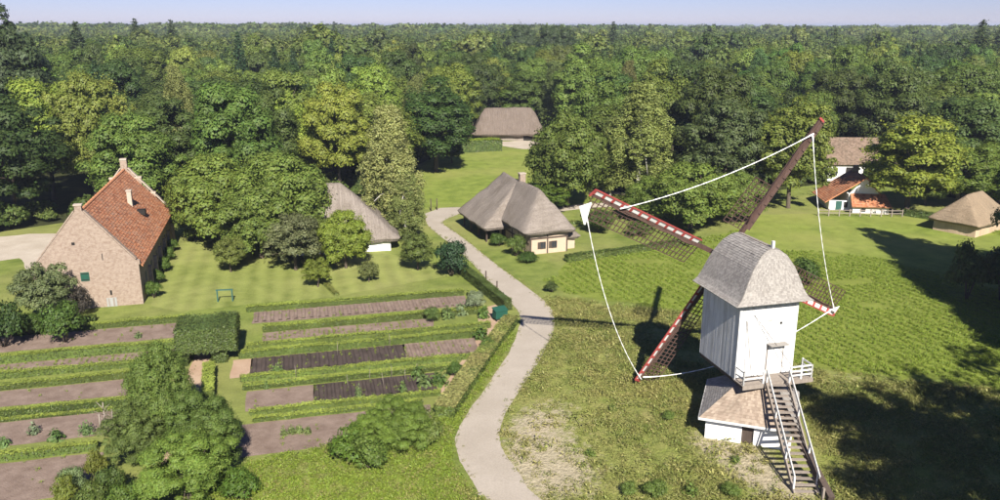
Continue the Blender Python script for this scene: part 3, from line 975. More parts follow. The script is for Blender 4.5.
def hip_roof(name, x0, x1, y0, y1, ze, zr, axis, i0, i1, th, mat, parent, cuts=15, amp=0.10, seed=0.0, rim=0.25, off=0.5):
    """thick roof with a ridge along axis; i0, i1 = how far each ridge end is set in (0 = gable)"""
    def m(a, b, z):
        return Vector((a, b, z)) if axis == 'x' else Vector((b, a, z))
    a0, a1, b0, b1 = (x0, x1, y0, y1) if axis == 'x' else (y0, y1, x0, x1)
    bm_ = b0 + (b1 - b0) * off
    bm = bmesh.new()
    up = [bm.verts.new(m(*v)) for v in [(a0, b0, ze), (a1, b0, ze), (a1, b1, ze), (a0, b1, ze), (a0 + i0, bm_, zr), (a1 - i1, bm_, zr)]]
    lo = [bm.verts.new(m(*v)) for v in [(a0 + rim, b0 + rim, ze - th), (a1 - rim, b0 + rim, ze - th), (a1 - rim, b1 - rim, ze - th), (a0 + rim, b1 - rim, ze - th)]]
    for f in [(0, 1, 5, 4), (2, 3, 4, 5), (3, 0, 4), (1, 2, 5)]:
        bm.faces.new([up[i] for i in f])
    for i in range(4):
        j = (i + 1) % 4
        bm.faces.new([lo[i], lo[j], up[j], up[i]])
    bm.faces.new(lo[::-1])
    bmesh.ops.recalc_face_normals(bm, faces=bm.faces[:])
    top = [e for e in bm.edges if any(v in up for v in e.verts)]
    bmesh.ops.subdivide_edges(bm, edges=bm.edges[:], cuts=cuts, use_grid_fill=True)
    bmesh.ops.smooth_vert(bm, verts=bm.verts[:], factor=0.5, use_axis_x=True, use_axis_y=True, use_axis_z=True)
    bmesh.ops.smooth_vert(bm, verts=bm.verts[:], factor=0.5, use_axis_x=True, use_axis_y=True, use_axis_z=True)
    for v in bm.verts:
        w = mnoise.noise_vector(v.co * 0.55 + Vector((seed, 0, 0))) * amp + mnoise.noise_vector(v.co * 1.8 + Vector((seed, 5, 0))) * amp * 0.4
        v.co += w
    bmesh.ops.recalc_face_normals(bm, faces=bm.faces[:])
    me = bpy.data.meshes.new(name)
    bm.to_mesh(me)
    bm.free()
    me.polygons.foreach_set('use_smooth', [True] * len(me.polygons))
    o = put(name, me, mat, parent)
    return o
def window(parent, x0, x1, z0, z1, y, frame='white_paint', side=-1, bars_=True, name='window'):
    """a window in a wall facing -y (side -1): frame boards, glass set behind"""
    d = 0.06 * side
    w = box(name, (x0, x1, y + d * 0.2 - 0.02, y + d * 0.2 + 0.02, z0, z1), 'glass', parent)
    t = 0.07
    for b in ((x0 - t, x1 + t, z0 - t, z0), (x0 - t, x1 + t, z1, z1 + t), (x0 - t, x0, z0, z1), (x1, x1 + t, z0, z1)):
        box('frame', (b[0], b[1], y + d - 0.04, y + d + 0.04, b[2], b[3]), frame, w)
    if bars_:
        xm = (x0 + x1) / 2
        box('frame', (xm - 0.03, xm + 0.03, y + d - 0.03, y + d + 0.03, z0, z1), frame, w)
    return w

# brick barn with red tile roof
BW, BLn, BE, BR = 9.84, 26.2, 4.1, 10.0
barn = empty('brick_barn', (-37.16, 78.81, 0), 0.263, 'long pale brick barn with red tile roof and capped gables beside the garden', 'barn')
px = -BW / 2
up = 0.35
near = [(-BW, -0.2), (0, -0.2), (0, BE + up * 0.6), (0.12, BE + up * 0.6), (0.12, BE + up + 0.25), (-0.25, BE + up + 0.35), (px + 0.32, BR + up - 0.15), (px + 0.32, BR + 0.75), (px - 0.32, BR + 0.75), (px - 0.32, BR + up - 0.15), (-BW + 0.25, BE + up + 0.35), (-BW - 0.12, BE + up + 0.25), (-BW - 0.12, BE + up * 0.6), (-BW, BE + up * 0.6)]
gw = wall_poly('gable_wall', near, 0.5, 'brick', barn, ('x', 0.0))
far = []
nst = 6
far += [(-BW, -0.2), (0, -0.2)]
for i in range(nst):
    x = 0 - (BW / 2 - 0.4) * i / nst
    z = BE + 0.5 + (BR - BE + 0.4) * i / nst
    far += [(x, z), (x - (BW / 2 - 0.4) / nst, z)] if i % 2 == 0 else [(x, z - 0.55), (x - (BW / 2 - 0.4) / nst, z + 0.1)]
far += [(px + 0.4, BR + 1.2), (px - 0.4, BR + 1.2)]
mir = []
for i in range(nst):
    x = -BW + (BW / 2 - 0.4) * i / nst
    z = BE + 0.5 + (BR - BE + 0.4) * i / nst
    mir += [(x, z), (x + (BW / 2 - 0.4) / nst, z)] if i % 2 == 0 else [(x, z - 0.55), (x + (BW / 2 - 0.4) / nst, z + 0.1)]
far += mir[::-1]
wall_poly('gable_wall', far, 0.5, 'brick', barn, ('x', BLn - 0.5))
# coping stones along the gables
for y0, yy in ((-0.06, 0.56), (BLn - 0.56, BLn + 0.06)):
    box('coping', (px - 0.4, px + 0.4, y0, yy, BR + (0.75 if y0 < 0 else 1.2), BR + (0.88 if y0 < 0 else 1.42)), 'stone', barn)
    for sgn in (-1, 1):
        bar('coping', (px + sgn * 0.45, (y0 + yy) / 2, BR + 0.20), (px + sgn * (BW / 2 - 0.2), (y0 + yy) / 2, BE + up + 0.46), 0.58, 0.12, 'brick' if y0 < 0 else 'stone', barn)
for i in range(1, 6):
    f = i / 6
    if i % 2 == 0:
        x = -(BW / 2 - 0.4) * f
        z = BE + 0.5 + (BR - BE + 0.4) * f
        for xx in (x - 0.38, -BW - x + 0.38):
            box('coping', (xx - 0.42, xx + 0.42, BLn - 0.55, BLn + 0.05, z + 0.002, z + 0.2), 'stone', barn)
box('side_wall', (-0.45, -0.005, 0.5, BLn - 0.5, -0.2, BE), 'brick', barn)
box('side_wall', (-BW + 0.005, -BW + 0.45, 0.5, BLn - 0.5, -0.2, BE), 'brick', barn)
for s in (0, 1):
    xe = 0.30 if s == 0 else -BW - 0.30
    ze = BE - 0.05
    A, B = (xe, 0.48, ze), (xe, BLn - 0.48, ze)
    R0, R1 = (px, 0.48, BR), (px, BLn - 0.48, BR)
    vs = [A, B, R1, R0]
    d = Vector((0, 0, -0.16))
    rf = put('roof', mesh('roof', [Vector(v) for v in vs] + [Vector(v) + d for v in vs], [(0, 1, 2, 3), (7, 6, 5, 4), (0, 4, 5, 1), (1, 5, 6, 2), (2, 6, 7, 3), (3, 7, 4, 0)]), 'tile', barn)
    if s == 0:
        slabs('roof_tiles', A, B, R0, R1, 96, 28, 'tile', rf, 0.055, 0.03, 5)
    else:
        slabs('roof_tiles', B, A, R1, R0, 96, 28, 'tile', rf, 0.055, 0.03, 6)
for i in range(64):
    y = 0.55 + (BLn - 1.1) * i / 64
    put('ridge_tile', bpy.data.meshes['ridge_tile'] if 'ridge_tile' in bpy.data.meshes else mesh('ridge_tile', *tubev([(0, 0, 0), (0, 0.41, 0.0)], [0.15, 0.13], 8), ['tile'], smooth=True), None, barn).location = (px, y, BR + 0.03 + 0.015 * (i % 3))
ch = box('chimney', (-3.0, -2.5, 14.7, 15.3, 6.2, 9.2), 'stone', barn)
box('chimney_cap', (-3.06, -2.44, 14.63, 15.37, 9.2, 9.32), 'stone', ch)
hatch = box('chimney_shadow', (-2.2, -1.2, 14.6, 15.5, 6.3, 6.9), 'dark', barn)  # dark box standing in for the chimney's shadow on the tiles, no real hatch
sh = box('shutter', (-5.55, -4.75, -0.06, 0.05, 2.95, 3.85), 'green_paint', barn)
box('hinge', (-5.5, -4.8, -0.075, -0.061, 3.05, 3.12), 'dark', sh)
box('hinge', (-5.5, -4.8, -0.075, -0.061, 3.68, 3.75), 'dark', sh)
dr = box('door', (-3.45, -2.5, -0.05, 0.06, 0, 0.95), 'grey_door', barn)
box('plank', (-3.30, -3.16, -0.07, -0.051, 0.05, 0.9), 'grey_wood', dr)
box('plank', (-2.85, -2.70, -0.07, -0.051, 0.05, 0.9), 'grey_wood', dr)
for a in ((-5.95, -5.65, 6.75, 7.05), (-3.05, -2.85, 1.25, 1.75), (-3.35, -3.27, 5.0, 5.7)):
    box('loophole', (a[0], a[1], -0.012, 0.1, a[2], a[3]), 'dark', barn)
for i in range(6):
    y = 3 + i * 4
    w = box('window', (-0.10, 0.012, y, y + 0.9, 1.5, 2.6), 'glass', barn)
    box('frame', (0.0, 0.05, y + 0.41, y + 0.49, 1.5, 2.6), 'grey_wood', w)
    box('buttress', (0.0, 0.35, y + 2.0, y + 2.6, -0.1, 2.6), 'brick', barn)

# half-timbered thatched cottage
cp = G(530, 255)
cot = empty('thatched_cottage', (cp.x, cp.y, 0), 0.36, 'half-timbered cottage with cream plaster end wall and shaggy grey thatch by the road', 'cottage')
CW, CL = 5.2, 16.5
box('end_wall', (0, CW, 0, 0.3, -0.1, 3.25), 'plaster', cot)
box('side_wall', (0, 0.25, 0.3, CL, -0.1, 2.55), 'plaster', cot)
box('side_wall', (CW - 0.25, CW, 0.3, CL, -0.1, 2.3), 'plaster', cot)
box('end_wall', (0.25, CW - 0.25, CL - 0.25, CL, -0.1, 2.6), 'plaster', cot)
box('lean_to_wall', (CW, CW + 1.5, 1.0, 1.3, -0.1, 2.0), 'plaster', cot)
box('lean_to_wall', (CW + 1.2, CW + 1.5, 1.3, CL - 2, -0.1, 1.5), 'plaster', cot)
for z in (1.95, 2.95):
    box('timber', (-0.04, CW + 0.04, -0.05, 0.05, z, z + 0.2), 'dark_wood', cot)
for x in (0.0, 2.3, CW - 0.2):
    box('timber', (x, x + 0.18, -0.045, 0.045, 0.0, 1.95), 'dark_wood', cot)
box('timber', (2.3, 2.46, -0.045, 0.045, 2.15, 2.95), 'dark_wood', cot)
for x in (1.45, 3.0):
    w = window(cot, x, x + 0.6, 0.75, 1.5, -0.01, 'dark_wood')
    box('shutter', (x - 0.42, x - 0.09, -0.09, -0.04, 0.7, 1.55), 'dark_wood', w)
box('hatch', (1.9, 2.9, -0.07, 0.02, 2.5, 2.93), 'dark', cot)
for y in (1.5, 3.8, 6.0, 8.6, 11.0):
    box('timber', (-0.05, 0.05, y, y + 0.18, 0, 2.5), 'dark_wood', cot)
box('timber', (-0.055, 0.055, 0.3, CL, 1.3, 1.46), 'dark_wood', cot)
box('door', (-0.045, 0.06, 8.8, 10.0, 0, 2.0), 'dark', cot)
box('door', (-0.045, 0.06, 11.2, 13.4, 0, 2.3), 'dark', cot)
hip_roof('roof', -1.2, CW + 1.0, -0.9, CL + 1.0, 3.1, 8.0, 'y', 2.9, 1.6, 0.4, 'thatch_y', cot, seed=2.0, amp=0.16, off=0.46)
hip_roof('roof_wing', -3.9, 2.6, 6.6, CL + 1.8, 2.2, 7.75, 'y', 3.0, 2.4, 0.45, 'thatch_y', cot, seed=4.0, amp=0.16, off=0.96)
hip_roof('roof_outshot', 3.4, CW + 2.2, 0.4, CL - 1.2, 1.75, 4.9, 'y', 1.2, 1.2, 0.35, 'thatch_y', cot, seed=6.0, amp=0.12, off=0.05)
for y in (7.8, 10.9, 14.2, 17.3):
    box('post', (-3.1, -2.9, y, y + 0.2, 0, 2.0), 'dark_wood', cot)
chm = box('chimney', (2.0, 2.8, 8.4, 9.1, 6.2, 8.75), 'brick', cot)
box('chimney_cap', (1.93, 2.87, 8.33, 9.17, 8.75, 8.88), 'stone', chm)

# far thatched barn across the clearing
fb = G(510, 141)
far_barn = empty('thatched_barn', (fb.x, fb.y, 0), 0.02, 'large brown thatched barn with low eaves at the far end of the clearing', 'barn')
box('wall', (-7.4, 7.4, 0.6, 0.85, -0.1, 2.3), 'grey_wood', far_barn)
box('wall', (-7.4, 7.4, 9.2, 9.45, -0.1, 2.3), 'grey_wood', far_barn)
box('wall', (-7.4, -7.1, 0.85, 9.2, -0.1, 2.3), 'grey_wood', far_barn)
box('wall', (7.1, 7.4, 0.85, 9.2, -0.1, 2.3), 'grey_wood', far_barn)
hip_roof('roof', -9.6, 9.0, -0.6, 10.8, 1.75, 8.0, 'x', 3.4, 3.4, 0.5, 'thatch_far', far_barn, seed=12, amp=0.22)
box('door', (3.4, 5.6, 0.55, 0.62, 0, 1.9), 'dark', far_barn)

# low thatched barn among the lime trees
e1 = G(396, 236, 2.0)
low_barn = empty('thatched_barn', (e1.x, e1.y, 0), 0.20, 'thatched barn with white walls half hidden behind the orchard trees', 'barn')
hip_roof('roof', -15.5, 0.6, -0.4, 9.0, 1.75, 8.6, 'x', 2.0, 7.4, 0.45, 'thatch_x', low_barn, seed=20, amp=0.18)
box('wall', (-12.6, -0.7, 0.4, 0.7, -0.1, 1.65), 'white_wall', low_barn)
box('wall', (-12.6, -0.7, 7.9, 8.2, -0.1, 1.65), 'white_wall', low_barn)
box('wall', (-12.6, -12.3, 0.7, 7.9, -0.1, 1.65), 'white_wall', low_barn)
box('wall', (-1.0, -0.7, 0.7, 7.9, -0.1, 1.65), 'white_wall', low_barn)
box('door', (-5.2, -4.0, 0.36, 0.44, 0, 1.5), 'dark_wood', low_barn)

# white cottage with red tile roof by the field
wp = G(836, 213)
wh = empty('white_cottage', (wp.x, wp.y, 0), -0.12, 'small white gabled cottage with orange tile roofs behind the field fence', 'cottage')
WW, WL = 4.6, 7.5
wx = 2.2
wall_poly('gable_wall', [(wx, -0.1), (wx + WW, -0.1), (wx + WW, 2.6), (wx + WW / 2, 5.2), (wx, 2.6)], 0.3, 'white_wall', wh, ('x', 2.0))
box('side_wall', (wx, wx + 0.3, 2.3, 9.3, -0.1, 2.6), 'white_wall', wh)
box('side_wall', (wx + WW - 0.3, wx + WW, 2.3, 9.3, -0.1, 2.6), 'white_wall', wh)
def tiled(p00, p10, p01, p11, nx, ny, parent, mat='tile', seed=1):
    q = [Vector(p) for p in (p00, p10, p11, p01)]
    n = (q[1] - q[0]).cross(q[3] - q[0]).normalized() * -0.14
    rf = put('roof', mesh('roof', q + [v + n for v in q], [(0, 1, 2, 3), (7, 6, 5, 4), (0, 4, 5, 1), (1, 5, 6, 2), (2, 6, 7, 3), (3, 7, 4, 0)]), mat, parent)
    slabs('roof_tiles', p00, p10, p01, p11, nx, ny, mat, rf, 0.06, 0.03, seed)
    return rf
xm = wx + WW / 2
tiled((wx - 3.6, 9.3, 1.35), (wx - 3.6, 1.6, 1.35), (xm, 9.3, 5.35), (xm, 1.6, 5.35), 28, 22, wh, seed=31)
tiled((wx + WW + 0.4, 1.8, 2.35), (wx + WW + 0.4, 9.3, 2.35), (xm, 1.8, 5.35), (xm, 9.3, 5.35), 28, 13, wh, seed=32)
tiled((wx - 0.1, -0.5, 1.15), (wx + WW + 1.2, -0.5, 1.15), (wx + 0.2, 1.98, 2.75), (wx + WW + 0.7, 1.98, 2.75), 20, 10, wh, seed=33)
box('lean_to_wall', (wx + 0.2, wx + WW + 0.9, 0.0, 0.25, -0.1, 1.2), 'white_wall', wh)
box('lean_to_wall', (wx + WW + 0.65, wx + WW + 0.9, 0.25, 2.0, -0.1, 1.2), 'white_wall', wh)
box('porch_wall', (-0.6, wx, 2.0, 2.25, -0.1, 1.55), 'white_wall', wh)
box('porch_wall', (-0.6, -0.35, 2.25, 9.0, -0.1, 1.45), 'white_wall', wh)
box('door', (0.4, 1.3, 1.94, 2.02, 0, 1.5), 'blue_green', wh)
box('door', (1.6, 2.15, 1.94, 2.02, 0.5, 1.4), 'dark', wh)
box('window', (wx + 1.5, wx + 2.1, -0.04, 0.03, 0.3, 0.85), 'glass', wh)
box('chimney', (xm - 0.4, xm + 0.4, 7.2, 7.9, 4.6, 6.3), 'brick', wh)

# brown-roofed farmhouse behind it
hp = G(838, 181)
fh = empty('farmhouse', (hp.x, hp.y, 0), -0.05, 'white farmhouse with weathered brown roof between the two yellow-green trees', 'house')
box('wall', (-2, 9, 0, 0.3, -0.1, 3.4), 'white_wall', fh)
box('wall', (-2, 9, 7.7, 8, -0.1, 3.4), 'white_wall', fh)
wall_poly('gable_wall', [(0.3, -0.1), (7.7, -0.1), (7.7, 3.3), (4.0, 7.2), (0.3, 3.3)], 0.3, 'white_wall', fh, ('y', -2.0))
wall_poly('gable_wall', [(0.3, -0.1), (7.7, -0.1), (7.7, 3.3), (4.0, 7.2), (0.3, 3.3)], 0.3, 'white_wall', fh, ('y', 8.7))
tiled((-2.4, -0.5, 3.1), (9.4, -0.5, 3.1), (-2.4, 4, 7.6), (9.4, 4, 7.6), 40, 22, fh, 'brown_tile', 41)
tiled((9.4, 8.5, 3.1), (-2.4, 8.5, 3.1), (9.4, 4, 7.6), (-2.4, 4, 7.6), 40, 22, fh, 'brown_tile', 42)
box('door', (1.2, 3.4, -0.05, 0.05, 0, 2.6), 'dark', fh)
window(fh, 4.6, 5.6, 1.0, 2.2, -0.01)
window(fh, -1.2, -0.3, 1.0, 2.2, -0.01)

# second farmhouse glimpsed through the light green trees
hp2 = G(962, 190)
fh2 = empty('farmhouse', (hp2.x, hp2.y, 0), 0.5, 'pinkish farmhouse gable glimpsed through the light green trees at right', 'house')
wall_poly('gable_wall', [(-3.2, -0.1), (3.2, -0.1), (3.2, 3.4), (0, 7.4), (-3.2, 3.4)], 0.3, 'stone', fh2, ('x', 0))
box('side_wall', (-3.2, -2.9, 0.3, 9, -0.1, 3.4), 'stone', fh2)
box('side_wall', (2.9, 3.2, 0.3, 9, -0.1, 3.4), 'stone', fh2)
box('end_wall', (-2.9, 2.9, 8.7, 9, -0.1, 3.4), 'stone', fh2)
tiled((-3.6, 9.2, 3.1), (-3.6, -0.2, 3.1), (0, 9.2, 7.6), (0, -0.2, 7.6), 30, 20, fh2, 'brown_tile', 51)
tiled((3.6, -0.2, 3.1), (3.6, 9.2, 3.1), (0, -0.2, 7.6), (0, 9.2, 7.6), 30, 20, fh2, 'brown_tile', 52)
window(fh2, -0.5, 0.5, 4.3, 5.4, -0.01)

# thatched hut at the right edge
hu = G(975, 238)
hut = empty('thatched_hut', (hu.x, hu.y, 0), 0.62, 'small straw-thatched hut with pale plank walls at the right edge of the pasture', 'hut')
HW, HL = 9.2, 5.8
def planks(parent, along, n, a0, a1, fixed, z0, z1, th, mat, gap=0.012, out=-1, jit=0.008):
    """separate upright boards along x ('x', fixed y) or y ('y', fixed x)"""
    w = (a1 - a0) / n
    for i in range(n):
        p, q = a0 + i * w + gap / 2, a0 + (i + 1) * w - gap / 2
        k = jit * random.random() * out
        if along == 'x':
            box('plank', (p, q, fixed + min(0, out * th) + k, fixed + max(0, out * th) + k, z0, z1), mat, parent)
        else:
            box('plank', (fixed + min(0, out * th) + k, fixed + max(0, out * th) + k, p, q, z0, z1), mat, parent)
wl1 = box('wall', (0.1, HW, 0.1, 0.25, -0.1, 1.75), 'new_wood', hut)
planks(wl1, 'x', 16, 0.06, HW, 0.1, 0, 1.75, 0.04, 'new_wood')
wl2 = box('wall', (0.1, 0.25, 0.25, HL, -0.1, 1.75), 'new_wood', hut)
planks(wl2, 'y', 11, 0.06, HL, 0.1, 0, 1.75, 0.04, 'new_wood')
box('wall', (HW - 0.15, HW, 0.25, HL, -0.1, 1.7), 'new_wood', hut)
box('wall', (0.25, HW - 0.15, HL - 0.15, HL, -0.1, 1.7), 'new_wood', hut)
hip_roof('roof', -0.7, HW + 0.7, -0.7, HL + 0.7, 1.75, 5.4, 'x', 3.1, 3.1, 0.35, 'straw_x', hut, seed=30, amp=0.12)

# ------------------------------------------------------------------ the post mill
MX, MY, MYAW = 18.056, 54.776, 0.258
mill = empty('post_mill', (MX, MY, 0), MYAW, 'white wooden post mill with shingled bonnet roof, stairs and lattice sails', 'windmill')
mW, mL, zb, ze_, zr_ = 4.55, 5.06, 4.1, 9.85, 13.34
hx, hy = mW / 2, mL / 2
body = box('body', (-hx + 0.06, hx - 0.06, -hy + 0.06, hy - 0.06, zb, ze_ + 0.3), 'old_white', mill)
planks(body, 'x', 20, -hx, hx, -hy + 0.06, zb - 0.12, ze_ + 0.25, 0.05, 'white_board', 0.008)
planks(body, 'y', 24, -hy, hy, -hx + 0.06, zb - 0.12, ze_ + 0.2, 0.05, 'white_board', 0.009)
planks(body, 'y', 24, -hy, hy, hx - 0.06, zb - 0.12, ze_ + 0.2, 0.05, 'white_board', 0.009, out=1)
planks(body, 'x', 20, -hx, hx, hy - 0.06, zb - 0.12, ze_ + 0.25, 0.05, 'white_board', 0.008, out=1)
for x in (-hx - 0.0, hx - 0.14):
    box('corner_board', (x - 0.02, x + 0.16, -hy - 0.045, -hy + 0.05, zb - 0.14, ze_ + 0.1), 'white_paint', mill)
# sill beams and crown timbers under the body
for x in (-hx + 0.25, hx - 0.25, 0):
    box('sill_beam', (x - 0.16, x + 0.16, -hy - 1.2, hy, zb - 0.42, zb - 0.13), 'dark_wood', mill)
# door with its little hood, hatch, hoist rope
door = box('door', (0.15, 1.35, -hy - 0.05, -hy + 0.02, zb + 0.05, zb + 2.15), 'white_paint', mill)
for x in (0.09, 1.35):
    box('door_frame', (x, x + 0.06, -hy - 0.07, -hy, zb, zb + 2.2), 'grey_wood', door)
bar('hood', (0.05, -hy - 0.28, zb + 2.32), (1.5, -hy - 0.28, zb + 2.32), 0.56, 0.07, 'shingle', mill)
box('hatch', (-0.1, 0.35, -hy - 0.05, -hy + 0.02, zb + 4.1, zb + 4.75), 'white_board', mill)
box('peep_hole', (0.95, 1.1, -hy - 0.055, -hy - 0.02, zb + 3.75, zb + 3.9), 'dark', mill)
for a in (((-1.15, -hy - 0.03, zb + 4.6), (1.9, -hy - 0.9, zb + 0.5)), ((-1.7, -hy - 0.03, zb + 4.2), (-1.55, -hy - 0.9, zb + 0.4))):
    put('rope', tubes('rope', [([a[0], a[1]], 0.018, 5)], ['dark_wood']), None, mill)
# bonnet roof
prof = [(0.0, 3.00, 9.62, -3.22), (0.10, 2.64, 9.88, -3.03), (0.22, 2.34, 10.35, -2.90), (0.40, 2.02, 11.10, -2.78), (0.60, 1.62, 11.95, -2.64), (0.80, 1.03, 12.80, -2.46), (0.93, 0.45, 13.22, -2.34), (1.0, 0.04, zr_, -2.26)]
yb = hy + 0.45
def prof_at(t):
    for (a, b) in zip(prof[:-1], prof[1:]):
        if t <= b[0] + 1e-9:
            f = (t - a[0]) / (b[0] - a[0])
            return [a[i] + (b[i] - a[i]) * f for i in range(1, 4)]
    return list(prof[-1][1:])
def surf(side):
    def fn(u, t):
        w, z, yf = prof_at(t)
        yb_ = yb - 0.75 * max(0, t) ** 2
        if side == 'l':
            return np.array([-w, yb_ + (yf - yb_) * u, z])
        if side == 'r':
            return np.array([w, yf + (yb_ - yf) * u, z])
        if side == 'b':
            return np.array([w - 2 * w * u, yb_, z])
        return np.array([-w + 2 * w * u, yf, z])
    return fn
rvs, rfs = [], []
nt = 26
for i in range(nt + 1):
    t = i / nt
    w, z, yf = prof_at(t)
    yb_ = yb - 0.75 * t ** 2
    rvs += [(-w, yf, z), (w, yf, z), (w, yb_, z), (-w, yb_, z)]
for i in range(nt):
    for k in range(4):
        rfs.append((i * 4 + k, i * 4 + (k + 1) % 4, i * 4 + 4 + (k + 1) % 4, i * 4 + 4 + k))
rfs += [(3, 2, 1, 0), (nt * 4, nt * 4 + 1, nt * 4 + 2, nt * 4 + 3)]
mroof = put('roof', mesh('roof', rvs, rfs), 'shingle', mill)
for k, sd, nx in ((61, 'l', 44), (62, 'r', 44), (63, 'f', 40), (64, 'b', 40)):
    slabs('shingles', None, None, None, None, nx, 30, 'shingle', mroof, 0.030, 0.022, k, surf(sd))
box('ridge_board', (-0.10, 0.10, -2.2, 1.9, zr_ - 0.02, zr_ + 0.06), 'grey_wood', mroof)
box('finial', (-0.09, 0.09, -2.32, -2.14, zr_, zr_ + 0.5), 'white_paint', mroof)
# tail platform with railing
plat = box('platform', (-hx - 0.15, hx + 0.75, -hy - 1.35, -hy - 0.07, zb - 0.12, zb - 0.03), 'grey_wood', mill)
for i in range(9):
    y0 = -hy - 1.33 + i * 0.14
    box('plank', (-hx - 0.2, hx + 0.8, y0, y0 + 0.125, zb - 0.03, zb + 0.012), 'grey_wood', plat)
box('fascia', (-hx - 0.2, hx + 0.8, -hy - 1.42, -hy - 1.36, zb - 0.30, zb + 0.0), 'grey_wood', plat)
def rail(p, q, z, n, parent, mat='white_paint', hh=(0.45, 0.95), post=0.10):
    p, q = Vector(p), Vector(q)
    for i in range(n):
        a = p.lerp(q, i / max(1, n - 1))
        box('rail_post', (a.x - post / 2, a.x + post / 2, a.y - post / 2, a.y + post / 2, z - 0.1, z + 1.02), mat, parent)
    for h in hh:
        bar('rail_bar', (p.x, p.y, z + h), (q.x, q.y, z + h), 0.05, 0.11, mat, parent)
rail((-hx - 0.1, -hy - 1.3), (-0.85, -hy - 1.3), zb, 2, plat)
rail((1.3, -hy - 1.3), (hx + 0.7, -hy - 1.3), zb, 3, plat, hh=(0.3, 0.62, 0.95))
rail((hx + 0.7, -hy - 0.2), (hx + 0.7, -hy - 1.3), zb, 2, plat, hh=(0.3, 0.62, 0.95))
rail((-hx - 0.1, -hy - 0.2), (-hx - 0.1, -hy - 1.3), zb, 2, plat)
# stairs
T0, T1 = Vector((0.20, -hy - 1.40, zb - 0.02)), Vector((-1.95, -11.05, 0.0))
sd_ = (T1 - T0)
hd = Vector((sd_.x, sd_.y, 0)).normalized()
sx = Vector((-hd.y, hd.x, 0))          # to the viewer's left is -sx or +sx
if sx.x > 0:
    sx = -sx
SW = 0.77
stair = bar('stairs', T0 + sx * SW, T1 + sx * SW, 0.09, 0.34, 'grey_wood', mill)
bar('stringer', T0 - sx * SW, T1 - sx * SW, 0.09, 0.34, 'grey_wood', stair)
NS = 19
for i in range(NS):
    c = T0.lerp(T1, (i + 0.5) / NS)
    bar('tread', c + sx * (SW - 0.05), c - sx * (SW - 0.05), 0.27, 0.055, 'grey_wood', stair)
for sg in (1, -1):
    o = sx * SW * sg
    for f in ((0.02, 0.36, 0.72, 0.97) if sg == 1 else (0.02, 0.34, 0.68, 0.93)):
        c = T0.lerp(T1, f) + o
        bar('rail_post', c + Vector((0, 0, -0.15)), c + Vector((0, 0, 1.0)), 0.10, 0.10, 'white_paint' if f > 0.6 or f < 0.1 else 'old_white', stair)
    for h, mt in ((0.95, 'old_white'),):
        bar('hand_rail', T0 + o + Vector((0, 0, h)), T0.lerp(T1, 0.97) + o + Vector((0, 0, h)), 0.07, 0.22, mt, stair)
# tail pole, from under the body down past the foot of the stairs
bar('tail_pole', (0.62, -hy + 0.2, zb - 0.75), (-1.15, -12.3, 0.32), 0.40, 0.42, 'dark_wood', mill)
bar('pole_prop', (-1.0, -11.4, 0.55), (-0.45, -11.5, -0.05), 0.14, 0.14, 'dark_wood', mill)
bar('winch_post', (-1.45, -11.9, -0.1), (-1.45, -11.9, 0.9), 0.14, 0.14, 'grey_wood', mill)
# post and trestle, hidden in the round house
box('main_post', (-0.35, 0.35, -0.35, 0.35, 0, zb), 'dark_wood', mill)
# round house: white brick piers under a low shingled roof
e0, e1_ = Vector((-5.2, -3.15, 0)), Vector((-2.1, -5.25, 0))
ra = math.atan2(e1_.y - e0.y, e1_.x - e0.x)
def rh(a, b, z):        # local frame of the round house: a along its front eave, b back
    ca, sa = math.cos(ra), math.sin(ra)
    return Vector((e0.x + a * ca - b * sa, e0.y + a * sa + b * ca, z))
RS = 6.6
def rbox(name, a0, a1, b0, b1, z0, z1, mat, parent):
    vs = [rh(a, b, z) for z in (z0, z1) for a, b in ((a0, b0), (a1, b0), (a1, b1), (a0, b1))]
    return put(name, mesh(name, vs, CF), mat, parent)
house = rbox('round_house', 0.45, 2.9, 0.45, 0.75, -0.1, 1.75, 'white_wall', mill)
rbox('round_house_wall', 3.7, RS - 0.45, 0.45, 0.75, -0.1, 1.75, 'white_wall', house)
rbox('round_house_wall', 2.9, 3.7, 0.45, 0.75, 1.5, 1.75, 'white_wall', house)
rbox('round_house_door', 2.92, 3.68, 0.60, 0.66, -0.05, 1.5, 'dark_wood', house)
rbox('round_house_wall', 0.45, 0.75, 0.75, RS - 0.45, -0.1, 1.75, 'white_wall', house)
rbox('round_house_wall', RS - 0.75, RS - 0.45, 0.75, RS - 0.45, -0.1, 1.75, 'white_wall', house)
rbox('round_house_wall', 0.75, RS - 0.75, RS - 0.75, RS - 0.45, -0.1, 1.75, 'white_wall', house)
cz, ez, ins = zb - 0.45, 1.72, 2.3
cor = [(0, 0), (RS, 0), (RS, RS), (0, RS)]
inn = [(ins, ins), (RS - ins, ins), (RS - ins, RS - ins), (ins, RS - ins)]
lo = [rh(a, b, ez) for a, b in cor]
hi = [rh(a, b, cz) for a, b in inn]
un = [rh(a, b, ez - 0.09) for a, b in cor]
rr_ = put('round_house_roof', mesh('round_house_roof', lo + hi + un, [(0, 1, 5, 4), (1, 2, 6, 5), (2, 3, 7, 6), (3, 0, 4, 7), (4, 5, 6, 7), (8, 9, 1, 0), (9, 10, 2, 1), (10, 11, 3, 2), (11, 8, 0, 3), (11, 10, 9, 8)]), 'old_shingle', mill)
for i in range(4):
    j = (i + 1) % 4
    slabs('shingles', lo[i], lo[j], hi[i], hi[j], 30, 13, 'old_shingle' if i == 0 else 'shingle', rr_, 0.03, 0.02, 70 + i)
bar('fascia', rh(-0.03, -0.03, ez - 0.06), rh(RS + 0.03, -0.03, ez - 0.06), 0.05, 0.16, 'white_paint', house)
bar('fascia', rh(-0.03, 0.03, ez - 0.06), rh(-0.03, RS, ez - 0.06), 0.05, 0.16, 'white_paint', house)
